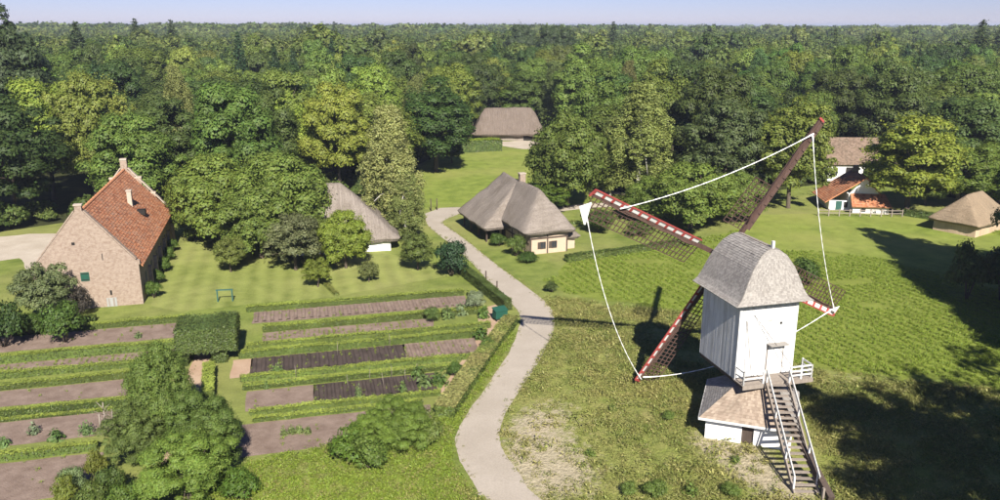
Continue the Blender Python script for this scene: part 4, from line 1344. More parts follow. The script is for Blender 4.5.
# sails
HZ, HY, PHI, R1, R2, TILT = 10.98, 3.874, 1.097, 12.217, 13.02, 0.211
def SP(a, r, s=0.0, d=0.0):
    """point on the sail cross: angle a, distance r along the stock, s sideways (counter-clockwise), d towards the viewer"""
    u, v = math.cos(a) * r - math.sin(a) * s, math.sin(a) * r + math.cos(a) * s
    return Vector((u, HY - v * math.sin(TILT) - d * math.cos(TILT), HZ + v * math.cos(TILT) - d * math.sin(TILT)))
put('windshaft', tubes('windshaft', [([(0, 1.2, 10.5), SP(0, 0, 0, 0.6), SP(0, 0, 0, -0.5)], [0.3, 0.3, 0.32], 10)], ['dark_wood']), None, mill)
ANG = {'A': (PHI, R1), 'B': (PHI + PI / 2, R2), 'C': (PHI + PI, R1), 'D': (PHI - PI / 2, R2)}
for k, (a, R) in ANG.items():
    dv = SP(0, 0, 0, 1) - SP(0, 0, 0, 0)
    sail = put('sail', mesh('sail', [v for v in barv(SP(a, -0.2), SP(a, R * 0.55), 0.34, 0.30, dv)][:4] + barv(SP(a, 0), SP(a, R), 0.20, 0.17, dv)[4:], BF), 'sail_wood', mill)
    # leading boards, white faced with red edge
    n = 12
    r0, r1 = R * 0.22, R * 0.985
    for i in range(n):
        p, q = r0 + (r1 - r0) * i / n, r0 + (r1 - r0) * (i + 1) / n
        f0 = 0.10
        vs = [SP(a, p + f0, -0.13, 0.13), SP(a, q - f0, -0.13, 0.13), SP(a, q - f0, -0.44, 0.24), SP(a, p + f0, -0.44, 0.24)]
        if k == 'A':
            vs = [SP(a, p + 0.02, -0.08, 0.13), SP(a, q - 0.02, -0.08, 0.13), SP(a, q - 0.02, -0.34, 0.22), SP(a, p + 0.02, -0.34, 0.22)]
        vs += [v - dv * 0.04 for v in vs]
        bd = put('board', mesh('board', vs, [(0, 1, 2, 3), (7, 6, 5, 4), (0, 4, 5, 1), (1, 5, 6, 2), (2, 6, 7, 3), (3, 7, 4, 0)]), 'white_paint', sail)
        if k == 'A':
            bd.data.materials[0] = MAT['sail_wood']
        if k == 'D':
            bd.data.materials[0] = MAT['old_white']
        bar('red_batten', SP(a, q, -0.10, 0.14), SP(a, q, -0.48 if k != 'A' else -0.27, 0.27), 0.20, 0.06, 'red_paint' if k != 'A' else 'sail_wood', sail, dv)
    if k != 'A':
        bar('red_edge', SP(a, r0, -0.49, 0.26), SP(a, r1, -0.49, 0.26), 0.10, 0.08, 'red_paint', sail, dv)
    bar('red_edge', SP(a, r1, -0.49 if k != 'A' else -0.26, 0.22), SP(a, r1 + 0.12, 0.16, 0.05), 0.14, 0.10, 'red_paint', sail, dv)
    # lattice with its twist
    L = []
    nb = 27 if k != 'A' else 12
    re_ = 0.97 if k != 'A' else 0.52
    for i in range(nb + 1):
        rr = R * 0.2 + (R * re_ - R * 0.2) * i / nb
        tw = 0.10 + 0.35 * (1 - i / nb)
        L.append((SP(a, rr, 0, 0), SP(a, rr, 1.75, -1.75 * tw * 0.5), 0.054, 0.054, dv))
    for s in (0.45, 0.88, 1.31, 1.75):
        for i in range(6):
            g0, g1 = i / 6, (i + 1) / 6
            t0, t1 = 0.10 + 0.35 * (1 - g0), 0.10 + 0.35 * (1 - g1)
            L.append((SP(a, R * (0.2 + (re_ - 0.2) * g0), s, -s * t0 * 0.5), SP(a, R * (0.2 + (re_ - 0.2) * g1), s, -s * t1 * 0.5), 0.054, 0.054, dv))
    lt = bars('lattice', L, 'sail_wood', sail)
    lt['kind'] = 'stuff'
    # rolled sail cloth lying along the stock
    put('furled_cloth', tubes('furled_cloth', [([SP(a, R * (0.25 + 0.06 * i), 0.16 + 0.05 * math.sin(i * 1.7), 0.14) for i in range(12)], [0.05 + 0.02 * math.sin(i * 2.3) for i in range(12)], 6)], ['sail_wood']), None, sail)
# white cloth festoons strung between the sail tips
MR = Matrix.Translation((MX, MY, 0)) @ Matrix.Rotation(MYAW, 4, 'Z')
def festoon(a, ra_, b, rb_, sag, label, bow=None, out=0.0, sa=0.0, sb=0.0):
    p, q = MR @ SP(ANG[a][0], ra_, sa, 0.3), MR @ SP(ANG[b][0], rb_, sb, 0.3)
    pts, rad = [], []
    n = 60
    mid = MR @ SP(0, 0)
    for i in range(n + 1):
        t = i / n
        v = p.lerp(q, t) + Vector((0, 0, -sag * 4 * t * (1 - t)))
        d = (p.lerp(q, 0.5) - mid).normalized() * out * 4 * t * (1 - t)
        pts.append(v + d)
        rad.append(0.030 + 0.012 * math.sin(i * 2.1) + 0.03 * math.exp(-((t - 0.0) / 0.06) ** 2) + 0.03 * math.exp(-((1 - t) / 0.06) ** 2))
    e = empty('cloth_festoon', tuple(p), 0, label, 'festoon', 'white cloth festoons between the sail tips')
    f = put('garland', tubes('garland', [([x - p for x in pts], rad, 7)], ['cloth']), None, e)
    if bow:
        for w, prm in bow:
            o = (p if w == 0 else q) - p
            vs = [o + Vector((-0.42, 0.0, 0.05)), o + Vector((0.45, 0.05, 0.35)), o + Vector((0.28, 0.25, 0.2)), o + Vector((-0.1, -0.25, 0.0)), o + Vector((0.06, 0, -prm)), o + Vector((-0.05, 0.05, -prm))]
            put('bow', mesh('bow', vs, [(0, 3, 1), (1, 2, 0), (0, 4, 3), (3, 4, 1), (1, 4, 5, 2), (2, 5, 4, 0)]), 'cloth', e)
    return e
festoon('A', R1 * 0.90, 'B', R2 * 0.80, 0.55, 'white cloth strand sloping from the topmost sail to the left sail')
festoon('B', R2 * 0.99, 'C', R1 * 0.97, 0.9, 'white cloth strand hanging from left sail tip to the lowest sail', [(0, 1.25)], 0.4, sa=0.95)
festoon('A', R1 * 0.89, 'D', R2 * 0.96, 0.5, 'white cloth strand hanging from topmost sail to the right sail', [(1, 0.3)], -0.2)
festoon('C', R1 * 0.95, 'D', R2 * 0.94, 1.4, 'white cloth strand passing low behind the mill body')

# ------------------------------------------------------------------ single trees and shrubs
def fit(px, base, top, hw):
    g = G(px, base)
    b = (250 - top) / FPX
    # height at which the sight line through (px, top) passes over the base point
    k = (-_s + b * _c) / (_c + b * _s)
    h = CAMH + k * g.y
    d = g.y * _c + CAMH * 0.5 * _s
    return g.x, g.y, h * 1.02, 1.14 * hw * d / FPX
TR = random.Random(11)
OLIVE, MID, DARK, LIGHT, YEL, GREY, BLUE = (0.140, 0.156, 0.036), (0.100, 0.124, 0.028), (0.060, 0.078, 0.023), (0.160, 0.185, 0.036), (0.185, 0.175, 0.030), (0.115, 0.120, 0.055), (0.040, 0.068, 0.030)
PLACED = []
def single(name, label, kind, px, base, top, hw, col, group=None, cat='tree'):
    x, y, h, r = fit(px, base, top, hw)
    PLACED.append((x, y, r))
    return tree(name, label, kind, x, y, h, r, col, TR.random() * 6.28, group, cat)
# foreground
single('leafy_tree', 'large dark glossy bush-like tree covering the left garden path in foreground', 'fine0', 166, 446, 345, 33, (0.125, 0.155, 0.038))
single('leafy_tree', 'lower dark green tree lobe right of the large foreground tree', 'fine1', 208, 470, 396, 33, (0.105, 0.135, 0.034))
single('leafy_tree', 'bright green bushy tree at the bottom edge beneath the large dark tree', 'fine2', 190, 502, 432, 42, (0.145, 0.185, 0.038))
single('leafy_tree', 'dark tree standing left of the large foreground tree by the path', 'fine2', 140, 462, 400, 30, (0.11, 0.13, 0.038))
single('round_bush', 'tallest bright green round bush at the garden corner beside the road bend', 'fine1', 404, 448, 401, 27, (0.13, 0.165, 0.034), cat='bush')
single('round_bush', 'bright green bush left of the tallest one at the garden corner', 'fine2', 374, 452, 412, 25, (0.145, 0.185, 0.036), cat='bush')
single('round_bush', 'low bright green bush in front of the bare bed, left of the round bush', 'shrub1', 352, 462, 428, 26, (0.095, 0.135, 0.022), cat='bush')
single('apple_tree', 'grey-leaved apple tree in front of the brick barn gable', 'small0', 46, 322, 266, 23, (0.14, 0.15, 0.07))
single('garden_bush', 'dense green bush in front of barn gable at the edge of the first bed', 'shrub3', 66, 342, 302, 24, (0.072, 0.105, 0.022), cat='bush')
single('garden_bush', 'dark purple-leaved bush against the brick barn gable', 'shrub2', 80, 317, 287, 13, (0.060, 0.045, 0.040), cat='bush')
single('garden_bush', 'dark green bush at the far left edge beside the apple tree', 'shrub1', 4, 347, 302, 24, (0.045, 0.068, 0.018), cat='bush')
single('garden_bush', 'mid green bush filling the gap between apple tree and left edge bush', 'shrub0', 30, 335, 312, 18, (0.07, 0.10, 0.02), cat='bush')
single('round_bush', 'lighter loose bush at the right flank of the round garden corner bush', 'shrub2', 424, 446, 412, 20, (0.115, 0.13, 0.035), cat='bush')
single('round_bush', 'low bush between the round corner bush and the verge grass', 'shrub3', 372, 468, 436, 24, (0.10, 0.13, 0.028), cat='bush')
# lawn trees
LG = 'old broad trees behind the mown lawn'
single('lime_tree', 'broad olive tree nearest the brick barn behind the mown lawn', 'wide0', 222, 244, 158, 44, (0.148, 0.172, 0.036), LG)
single('lime_tree', 'tall olive tree in the middle of the clump behind the mown lawn', 'wide1', 282, 252, 160, 46, (0.136, 0.162, 0.036), LG)
single('lime_tree', 'lower olive tree filling the front of the clump behind the lawn', 'wide2', 262, 258, 188, 36, (0.126, 0.150, 0.034), LG)
single('lime_tree', 'dark olive tree at the left foot of the clump by the barn', 'wide1', 196, 238, 178, 24, (0.110, 0.124, 0.03), LG)
single('grey_tree', 'thin greyish tree in front of the thatched barn with white walls', 'small0', 296, 270, 216, 26, (0.135, 0.130, 0.065))
single('yellow_tree', 'yellow-green round tree in front of the half hidden thatched barn', 'wide0', 346, 268, 213, 24, (0.185, 0.205, 0.034))
single('orchard_bush', 'olive bush hiding the left part of the white barn wall', 'wide1', 322, 262, 222, 20, (0.13, 0.145, 0.036), cat='bush')
single('sapling', 'small yellow-green sapling casting a dark round shadow on the orchard lawn', 'small2', 318, 287, 258, 12, (0.165, 0.175, 0.03), 'young fruit trees on the lawns')
single('sapling', 'thin sapling alone on the striped mown lawn', 'small0', 231, 272, 238, 14, (0.15, 0.155, 0.04), 'young fruit trees on the lawns')
single('sapling', 'thin sparse sapling at the garden hedge below the thatched barn', 'small1', 369, 282, 262, 9, (0.14, 0.14, 0.05), 'young fruit trees on the lawns')
single('sapling', 'light round sapling between the low white barn and the road', 'small0', 418, 270, 234, 16, (0.115, 0.13, 0.035), 'young fruit trees on the lawns')
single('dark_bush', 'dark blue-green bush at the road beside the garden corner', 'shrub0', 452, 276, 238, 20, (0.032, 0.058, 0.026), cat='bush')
single('birch_tree', 'tall weeping birch between the thatched barn and the road', 'birch0', 393, 236, 110, 30, (0.255, 0.235, 0.095), 'weeping birches')
single('birch_tree', 'darker lower birch at the foot of the tall weeping birch', 'birch1', 405, 240, 170, 20, (0.19, 0.195, 0.07), 'weeping birches')
single('oak_tree', 'dark leaning oak at the left edge of the clearing', 'oak3', 436, 172, 84, 36, (0.052, 0.080, 0.020))
single('dark_bush', 'dark bush at the foot of the leaning oak in the clearing', 'lime1', 452, 163, 136, 11, (0.038, 0.06, 0.018), cat='bush')
single('chestnut_tree', 'large round dense tree at the right side of the clearing', 'wide2', 567, 207, 117, 38, (0.112, 0.130, 0.03))
single('birch_tree', 'tall pale birch right of the large round tree', 'birch2', 637, 200, 86, 32, (0.215, 0.22, 0.07), 'weeping birches')
single('birch_tree', 'slim pale birch at the left shoulder of the tall birch', 'birch0', 610, 196, 120, 18, (0.15, 0.16, 0.05), 'weeping birches')
SG = 'light bushy trees behind the windmill sails'
single('willow_tree', 'light green bushy tree behind the left red-edged sail', 'wide0', 690, 228, 166, 40, (0.145, 0.172, 0.036), SG)
single('willow_tree', 'light green bushy tree left of the mill roof behind the lattice sail', 'wide1', 652, 222, 180, 26, (0.13, 0.158, 0.034), SG)
single('willow_tree', 'light green bushy tree behind the stock of the upper sail', 'wide2', 732, 222, 174, 26, (0.135, 0.162, 0.036), SG)
single('grey_willow', 'grey-green tall tree above the light bushy trees', 'lime2', 722, 205, 98, 36, (0.075, 0.088, 0.034))
single('chestnut_tree', 'large yellowish tree right behind the tip of the upper sail', 'lime3', 788, 208, 97, 34, (0.150, 0.160, 0.034))
single('yellow_tree', 'large yellow-leaved tree right of the white tile-roofed cottage', 'lime0', 906, 214, 115, 42, (0.205, 0.212, 0.036))
single('leafy_tree', 'light green tree between yellow tree and the thatched hut', 'lime1', 958, 208, 140, 32, (0.115, 0.14, 0.028))
single('leafy_tree', 'light green shrubby tree behind the thatched hut at right edge', 'lime2', 1000, 204, 138, 30, (0.12, 0.145, 0.03))
single('leafy_tree', 'low light green tree at left foot of the hut', 'small0', 925, 205, 178, 16, (0.12, 0.14, 0.03))
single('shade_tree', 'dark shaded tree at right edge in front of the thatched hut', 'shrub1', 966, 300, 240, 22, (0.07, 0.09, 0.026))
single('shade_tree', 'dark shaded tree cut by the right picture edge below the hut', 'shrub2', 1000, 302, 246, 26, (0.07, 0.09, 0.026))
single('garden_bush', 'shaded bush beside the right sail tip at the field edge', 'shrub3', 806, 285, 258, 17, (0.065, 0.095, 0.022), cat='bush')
single('garden_bush', 'leafy bush against the front of the half-timbered cottage', 'shrub0', 516, 256, 234, 11, (0.095, 0.12, 0.026), cat='bush')
single('garden_bush', 'low dark bush right of the path before the half-timbered cottage', 'shrub1', 527, 262, 251, 12, (0.055, 0.085, 0.02), cat='bush')
single('garden_bush', 'bush under the low eave of the half-timbered cottage', 'shrub2', 499, 246, 233, 10, (0.07, 0.10, 0.022), cat='bush')
single('garden_bush', 'bushy light green shrub behind the chimney of the half-timbered cottage', 'small0', 548, 212, 184, 20, (0.10, 0.135, 0.022), cat='bush')
single('garden_bush', 'grey-green shrub by the vegetable plot right of the half-timbered cottage', 'small1', 598, 232, 210, 15, (0.075, 0.10, 0.025), cat='bush')
single('garden_bush', 'round shrub at the corner of the hedge below the left sail', 'shrub3', 640, 236, 220, 16, (0.085, 0.11, 0.028), cat='bush')
single('garden_bush', 'small dark bush at the roadside beside the crop field', 'shrub1', 551, 292, 281, 8, (0.07, 0.085, 0.025), cat='bush')
for i, (px_, b_, t_, w_, lab) in enumerate([(154, 298, 280, 9, 'shrub nearest the viewer along the shaded barn wall'), (159, 284, 268, 8, 'second shrub from viewer along the shaded barn wall'), (164, 272, 257, 8, 'third shrub from viewer along the shaded barn wall'), (169, 261, 247, 7, 'fourth shrub from viewer along the shaded barn wall'), (173, 252, 238, 7, 'farthest shrub along the shaded barn wall')]):
    single('wall_shrub', lab, 'shrub%d' % (i % 4), px_, b_, t_, w_, (0.085, 0.12, 0.022), 'shrubs along the barn wall', 'bush')
# tall trees just outside the view: their shade falls over the meadow
for x, y, h, r, k in ((33, 27, 25, 6.0, 'oak0'), (40, 29, 26, 7.0, 'oak4'), (50, 36, 24, 7, 'oak5'), (40, 24, 22, 5.5, 'oak1'), (53.5, 69, 17, 4.6, 'oak3'), (56, 72, 19.5, 6, 'oak2'), (63, 76, 20, 6.5, 'oak1'), (51, 59, 14, 5, 'lime2'), (57.0, 78, 21, 3.6, 'oak0'), (57.5, 83, 22, 3.6, 'oak5'), (58.5, 82, 19, 5, 'oak4'), (58, 55, 20, 6.5, 'oak6')):
    PLACED.append((x, y, r))
    tree('shade_tree', 'tall broadleaf tree outside the right edge, throwing shade over the meadow', ('open%d' % (int(x) % 2)) if int(x) % 3 and x < 50.5 else k, x, y, h, r, MID, TR.random() * 6, 'tall trees beyond the right edge')

# garden plants
PG = 'leafy cabbage plants in the left bed'
for i, (px_, b_, t_, w_, col, lab) in enumerate([(4, 446, 433, 8, (0.115, 0.155, 0.055), 'pale green cabbage plant cut by the left picture edge'), (34, 434, 417, 8, (0.17, 0.19, 0.12), 'greyish tall cabbage plant, second from the left edge'), (56, 440, 424, 11, (0.105, 0.15, 0.045), 'wide green cabbage plant, third from the left edge'), (87, 434, 417, 10, (0.12, 0.16, 0.065), 'round green cabbage plant nearest the large foreground tree')]):
    single('cabbage_plant', lab, 'rosette%d' % i, px_, b_, t_, w_, col, PG, 'plant')
single('herb_plant', 'pale tuft of a plant alone in the first bed left of topiary', 'rosette1', 138, 338, 329, 5, (0.14, 0.17, 0.07), None, 'plant')
single('herb_plant', 'pale green plant standing in the dark soil bed by the topiary', 'rosette3', 278, 374, 360, 8, (0.14, 0.18, 0.06), None, 'plant')
single('herb_plant', 'pale slender plant at the left end of the bed hedge', 'rosette1', 266, 389, 377, 4, (0.15, 0.19, 0.07), None, 'plant')
single('herb_plant', 'upright pale plant in the lower dark bed', 'rosette3', 359, 398, 380, 5, (0.14, 0.17, 0.07), None, 'plant')
single('herb_plant', 'pale plant right of the upright one in lower dark bed', 'rosette1', 403, 392, 377, 6, (0.13, 0.17, 0.06), None, 'plant')
for i, (px_, b_, w_) in enumerate([(284, 436, 5), (292, 434, 6), (300, 433, 6), (308, 434, 5)]):
    single('herb_plant', ['leftmost sparse plant in the nearest bare bed', 'second sparse plant from left in the nearest bare bed', 'third sparse plant from left in the nearest bare bed', 'rightmost sparse plant in the nearest bare bed'][i], 'rosette%d' % (3 - i // 2), px_, b_, b_ - 12, w_, (0.15, 0.17, 0.06), 'sparse plants of the bare bed', 'plant')
for i, (px_, b_, t_, w_, col, lab) in enumerate([(432, 322, 306, 9, (0.10, 0.13, 0.035), 'leafy plant at the left end of the flower border'), (447, 318, 302, 11, (0.115, 0.14, 0.05), 'second leafy plant from left in the flower border'), (461, 314, 298, 11, (0.15, 0.17, 0.09), 'third plant from left in flower border, pale and flowering'), (475, 310, 291, 11, (0.19, 0.20, 0.13), 'whitish flowering plant in the garden corner border'), (484, 318, 302, 8, (0.09, 0.13, 0.03), 'green plant at the corner of the brown garden path'), (479, 338, 322, 10, (0.08, 0.12, 0.026), 'bushy green plant at right end of the dark bed'), (487, 350, 338, 9, (0.09, 0.125, 0.03), 'plant at the end of the path beside the boundary hedge'), (440, 384, 366, 12, (0.08, 0.115, 0.03), 'bushy plants at right end of the lower dark bed'), (424, 386, 370, 10, (0.11, 0.135, 0.05), 'pale bushy plant left of the right end of lower bed'), (456, 376, 362, 10, (0.08, 0.12, 0.028), 'plant at lower bed end against boundary hedge'), (418, 378, 358, 9, (0.10, 0.14, 0.04), 'plant growing through the hedge pair above lower bed')]):
    single('border_plant', lab, ('rosette%d' if i % 3 else 'shrub%d') % (i % 4), px_, b_, t_, w_, col, 'plants of the garden borders', 'plant')
for i, (px_, b_, t_, w_, col, lab) in enumerate([(74, 492, 466, 16, (0.16, 0.19, 0.09), 'pale silvery plant at lower left before the big bush'), (98, 480, 450, 13, (0.15, 0.145, 0.03), 'yellowish shrub at lower left beside the big bush'), (66, 505, 476, 14, (0.14, 0.145, 0.03), 'yellow-green shrub at the bottom left edge'), (112, 500, 466, 18, (0.075, 0.10, 0.026), 'dark mixed shrub at the bottom left of the big bush'), (92, 510, 482, 18, (0.10, 0.12, 0.03), 'mixed low shrub at the bottom edge, left'), (240, 500, 470, 22, (0.08, 0.12, 0.02), 'bright shrub at the bottom right of the big dark tree'), (130, 515, 480, 22, (0.085, 0.115, 0.022), 'green shrub at bottom edge under the big tree')]):
    single('border_shrub', lab, 'shrub%d' % (i % 4), px_, b_, t_, w_, col, 'mixed shrubs at the lower left corner', 'bush')

for i, (px_, b_, t_, w_, lab) in enumerate([(655, 497, 480, 14, 'dark weed clump at the bottom edge left of the mill stairs'), (690, 494, 478, 12, 'green weed clump at the bottom edge nearest the stairs foot'), (628, 494, 482, 10, 'smaller weed clump at the bottom edge toward the sandy patch'), (735, 462, 452, 8, 'weed clump on the sandy ground before the round house door'), (668, 420, 411, 8, 'weed clump in the meadow left of the round house'), (612, 410, 402, 7, 'low weed clump in the meadow below the left sail'), (730, 496, 484, 11, 'pale weed clump left of the stairs foot at bottom edge'), (590, 455, 447, 8, 'weed clump at the right rim of the sandy patch')]):
    single('weed_clump', lab, ('rosette%d' if i % 2 else 'shrub%d') % (i % 4), px_, b_, t_, w_, (0.12, 0.15, 0.036), 'weed clumps in the mill meadow', 'weeds')
# ------------------------------------------------------------------ the wood
ORD = ['first', 'second', 'third', 'fourth', 'fifth', 'sixth', 'seventh', 'eighth', 'ninth', 'tenth', 'eleventh', 'twelfth', 'thirteenth', 'fourteenth', 'fifteenth', 'sixteenth', 'seventeenth', 'eighteenth', 'nineteenth', 'twentieth'] + ['twenty-%s' % w for w in ('first', 'second', 'third', 'fourth', 'fifth', 'sixth', 'seventh', 'eighth', 'ninth')] + ['thirtieth'] + ['thirty-%s' % w for w in ('first', 'second', 'third', 'fourth', 'fifth')]
OPEN = [(p.x, p.y) for p in [Vector((-400, -50, 0)), Vector((-400, 40, 0))] + cont + [Vector((400, 40, 0)), Vector((400, -50, 0))]]
KEEP = [(fb.x, fb.y + 5, 12), (wp.x + 3, wp.y + 5, 8), (hp.x + 3.5, hp.y + 4, 9), (hp2.x, hp2.y + 4, 8.5), (-43, 92, 17), (e1.x - 6, e1.y + 4, 10), (e1.x - 11, e1.y + 5, 7)]
fr = np.random.default_rng(5)
def wood_points(y0, y1, spacing, margin):
    out = []
    grid = {}
    n = int((y1 - y0) * (y0 + y1) * 0.5 * 1.45 / (spacing * spacing) * 9)
    ys = np.sqrt(fr.random(n) * (y1 * y1 - y0 * y0) + y0 * y0)
    xs = (fr.random(n) - 0.5) * ys * 1.42 * margin
    inside = inpoly(xs, ys, OPEN)
    for x, y, i in zip(xs, ys, inside):
        if i:
            continue
        if any((x - a) ** 2 + (y - b) ** 2 < c * c for a, b, c in KEEP):
            continue
        if any((x - a) ** 2 + (y - b) ** 2 < (c * 0.8 + spacing * 0.35) ** 2 for a, b, c in PLACED):
            continue
        # sight lines kept free in front of buildings that stand at the edge of the wood
        if any(abs(x / y - (a / b)) < (c * 0.7 + 5.5) / b and y < b for a, b, c in KEEP[:3]):
            continue
        k = (int(x // spacing), int(y // spacing))
        ok = True
        for dx in (-1, 0, 1):
            for dy in (-1, 0, 1):
                for (a, b) in grid.get((k[0] + dx, k[1] + dy), ()):
                    if (a - x) ** 2 + (b - y) ** 2 < spacing * spacing:
                        ok = False
                        break
        if ok:
            grid.setdefault(k, []).append((x, y))
            out.append((x, y))
    return out
wood = wood_points(95, 268, 9.3, 1.06)
wood = [w for w in wood if abs(w[0]) < w[1] * 0.70]
def zone(x, y):
    p = P((x, y, 8))[0]
    for lim, z in ((185, 'behind brick barn'), (405, 'behind broad lawn trees'), (600, 'behind far clearing'), (800, 'behind windmill sails'), (2000, 'behind white tile-roofed cottage')):
        if p < lim:
            return z
recs = []
for x, y in wood:
    nz = mnoise.noise(Vector((x * 0.022, y * 0.022, 3.3)))
    u = fr.random() + nz * 0.35
    if u < 0.30:
        kd, col, tone = 'oak%d' % fr.integers(7), DARK, 'dark green broadleaf tree'
    elif u < 0.62:
        kd, col, tone = 'oak%d' % fr.integers(7), MID, 'mid green broadleaf tree'
    elif u < 0.80:
        kd, col, tone = 'lime%d' % fr.integers(4), OLIVE, 'olive green broadleaf tree'
    elif u < 0.88:
        kd, col, tone = 'oak%d' % fr.integers(7), LIGHT, 'light green broadleaf tree'
    elif u < 0.94:
        kd, col, tone = 'birch%d' % fr.integers(3), (0.135, 0.14, 0.05), 'pale drooping birch'
    elif u < 0.97:
        kd, col, tone = 'lime%d' % fr.integers(4), (0.165, 0.16, 0.03), 'yellowish broadleaf tree'
    elif u < 1.02:
        kd, col, tone = 'oak%d' % fr.integers(7), OLIVE, 'olive green broadleaf tree'
    else:
        kd, col, tone = 'spruce%d' % fr.integers(2), BLUE, 'dark pointed conifer'
    px_ = P((x, y, 8))[0]
    h = 13.5 + 7.5 * fr.random() + 2.0 * nz + min(3.0, max(0, (y - 120) * 0.02))
    if px_ < 175:
        h += 0.5
    r = 5.2 + 3.0 * fr.random() ** 1.3
    if kd.startswith('birch'):
        r, h = 3.4 + fr.random(), h + 1
    if kd.startswith('spruce'):
        r, h = 3.2 + fr.random(), h + 3
    if kd.startswith('lime'):
        r *= 0.85
    jit = 0.84 + 0.62 * fr.random()
    col = tuple(c * jit * (1 + 0.10 * fr.normal() * (i == 0)) for i, c in enumerate(col))
    recs.append(dict(x=x, y=y, k=kd, col=col, tone=tone, h=h, r=r, px=px_, z=zone(x, y)))
zs = {}
for q in recs:
    zs.setdefault((q['z'], q['tone']), []).append(q)
for (z, tone), L in zs.items():
    L.sort(key=lambda q: q['y'])
    per = max(6, math.ceil(len(L) / 4))
    rows = [L[i:i + per] for i in range(0, len(L), per)]
    for ri, row in enumerate(rows):
        row.sort(key=lambda q: q['px'])
        for i, q in enumerate(row):
            where = ['nearest rank', 'second rank', 'third rank', 'farthest rank'][min(ri, 3)]
            tree('forest_tree', '%s in wood %s, %s from left, %s' % (tone, z, ORD[min(i, len(ORD) - 1)], where), q['k'], q['x'], q['y'], q['h'], q['r'], q['col'], fr.random() * 6.28, 'trees of the wood around the clearing')
NW = len(recs)
# a few very tall trees that stand above the horizon
for px_, top_, d_, k_, lab in ((3, 14, 150, 'oak3', 'tall dark pine crown at the upper left corner above horizon'), (85, 22, 255, 'spruce0', 'grey-green conifer rising at upper left below the horizon'), (143, 19, 340, 'spruce1', 'left of two conifer tips above the horizon at upper left'), (178, 20, 380, 'spruce0', 'right of two conifer tips above the horizon at upper left'), (556, 22, 330, 'oak1', 'tall tree with ragged top above the horizon near centre'), (611, 22, 420, 'spruce1', 'small conifer tip on the horizon right of centre'), (972, 20, 260, 'spruce0', 'tall dark conifer near the right end of the horizon'), (992, 20, 330, 'spruce1', 'thin conifer tip at the extreme right of the horizon'), (520, 24, 380, 'oak2', 'broad tall crown just above the horizon at centre')):
    b = (250 - top_) / FPX
    k = (-_s + b * _c) / (_c + b * _s)
    h = CAMH + k * d_
    x = (px_ - 500) / FPX * d_ * 0.985
    tree('tall_conifer' if 'spruce' in k_ else 'tall_tree', lab, k_, x, d_, h, 6.0 if 'spruce' in k_ else 8.0, (0.06, 0.075, 0.034), fr.random() * 6, 'tallest trees on the skyline')

# the wood goes on to the horizon: one mass
lowres = []
for i in range(6):
    lowres.append(source('wood_form', crown_round(400 + i, 6.4, 18, 0.12, 70, 60, 0.42, (0.14, 0.29), 0.85)[1]))
for i in range(2):
    lowres.append(source('wood_form', crown_birch(420 + i, 4.0, 18, 70, 0.6, 22)[1]))
lowres.append(source('wood_form', crown_conifer(430, 3.4, 23, 0.75, 18)[1]))
for i in range(4):
    lowres.append(source('wood_form', crown_round(440 + i, 13, 19, 0.1, 34, 4.2, 1.4, (0.18, 0.34), 0.7)[1]))
for s in lowres:
    s.data.materials.clear()
    s.data.materials.append(MAT['leaf_far'])
far1 = wood_points(268, 820, 9.6, 1.05)
far1 = np.array([(x, y, 0) for x, y in far1])
rr = np.random.default_rng(9)
n2 = 15000
y2 = 1 / (rr.random(n2) * (1 / 800 - 1 / 7000) + 1 / 7000)
y2 = np.concatenate([y2, 800 + 700 * rr.random(5000)])
x2 = (rr.random(len(y2)) - 0.5) * y2 * 1.5
far2 = np.stack([x2, y2, np.zeros(len(y2))], 1)
pts = np.concatenate([far1, far2])
i1 = rr.choice(9, len(far1), p=[0.15] * 6 + [0.045, 0.045, 0.01])
i2 = 9 + rr.integers(0, 4, len(far2))
s1 = 0.80 + 0.40 * rr.random(len(far1)) + 0.30 * rr.random(len(far1)) ** 6 + 0.1 * np.sin(far1[:, 0] * 0.02) * np.sin(far1[:, 1] * 0.017)
s2 = 0.85 + 0.35 * rr.random(len(far2)) + 0.35 * rr.random(len(far2)) ** 9 + 0.12 * np.sin(far2[:, 0] * 0.004) * np.sin(far2[:, 1] * 0.003 + 1)
fw = scatter('distant_wood', pts, lowres, np.concatenate([s1, s2]), np.concatenate([i1, i2]), rr.random(len(pts)) * 6.28)
tag(fw, 'dense mixed woodland stretching away to the flat horizon', 'woodland')

# dark undergrowth under and before the first trees of the wood
und = []
for a, b in zip(cont[:-1], cont[1:]):
    L = (b - a).length
    nrm = Vector((-(b - a).y, (b - a).x, 0)).normalized()
    for i in range(int(L / 1.1)):
        q = a.lerp(b, fr.random()) + nrm * (1.0 + 9 * fr.random() ** 1.5)
        if not any((q.x - x) ** 2 + (q.y - y) ** 2 < (c * 0.8) ** 2 for x, y, c in KEEP):
            und.append((q.x, q.y, 0))
und = np.array(und)
ush = [source('bush_form', crown_round(460 + i, 2.0, 3.0, 0.0, 30, 90, 0.2, (0.2, 0.34), 0.8, low=-0.4)[1]) for i in range(3)]
for q in ush:
    q.data.materials.clear()
    q.data.materials.append(MAT['leaf_far'])
tag(scatter('undergrowth', und, ush, 0.5 + 0.75 * fr.random(len(und)), fr.integers(0, 3, len(und)), fr.random(len(und)) * 6.28), 'bushy undergrowth along the edge of the wood', 'undergrowth')

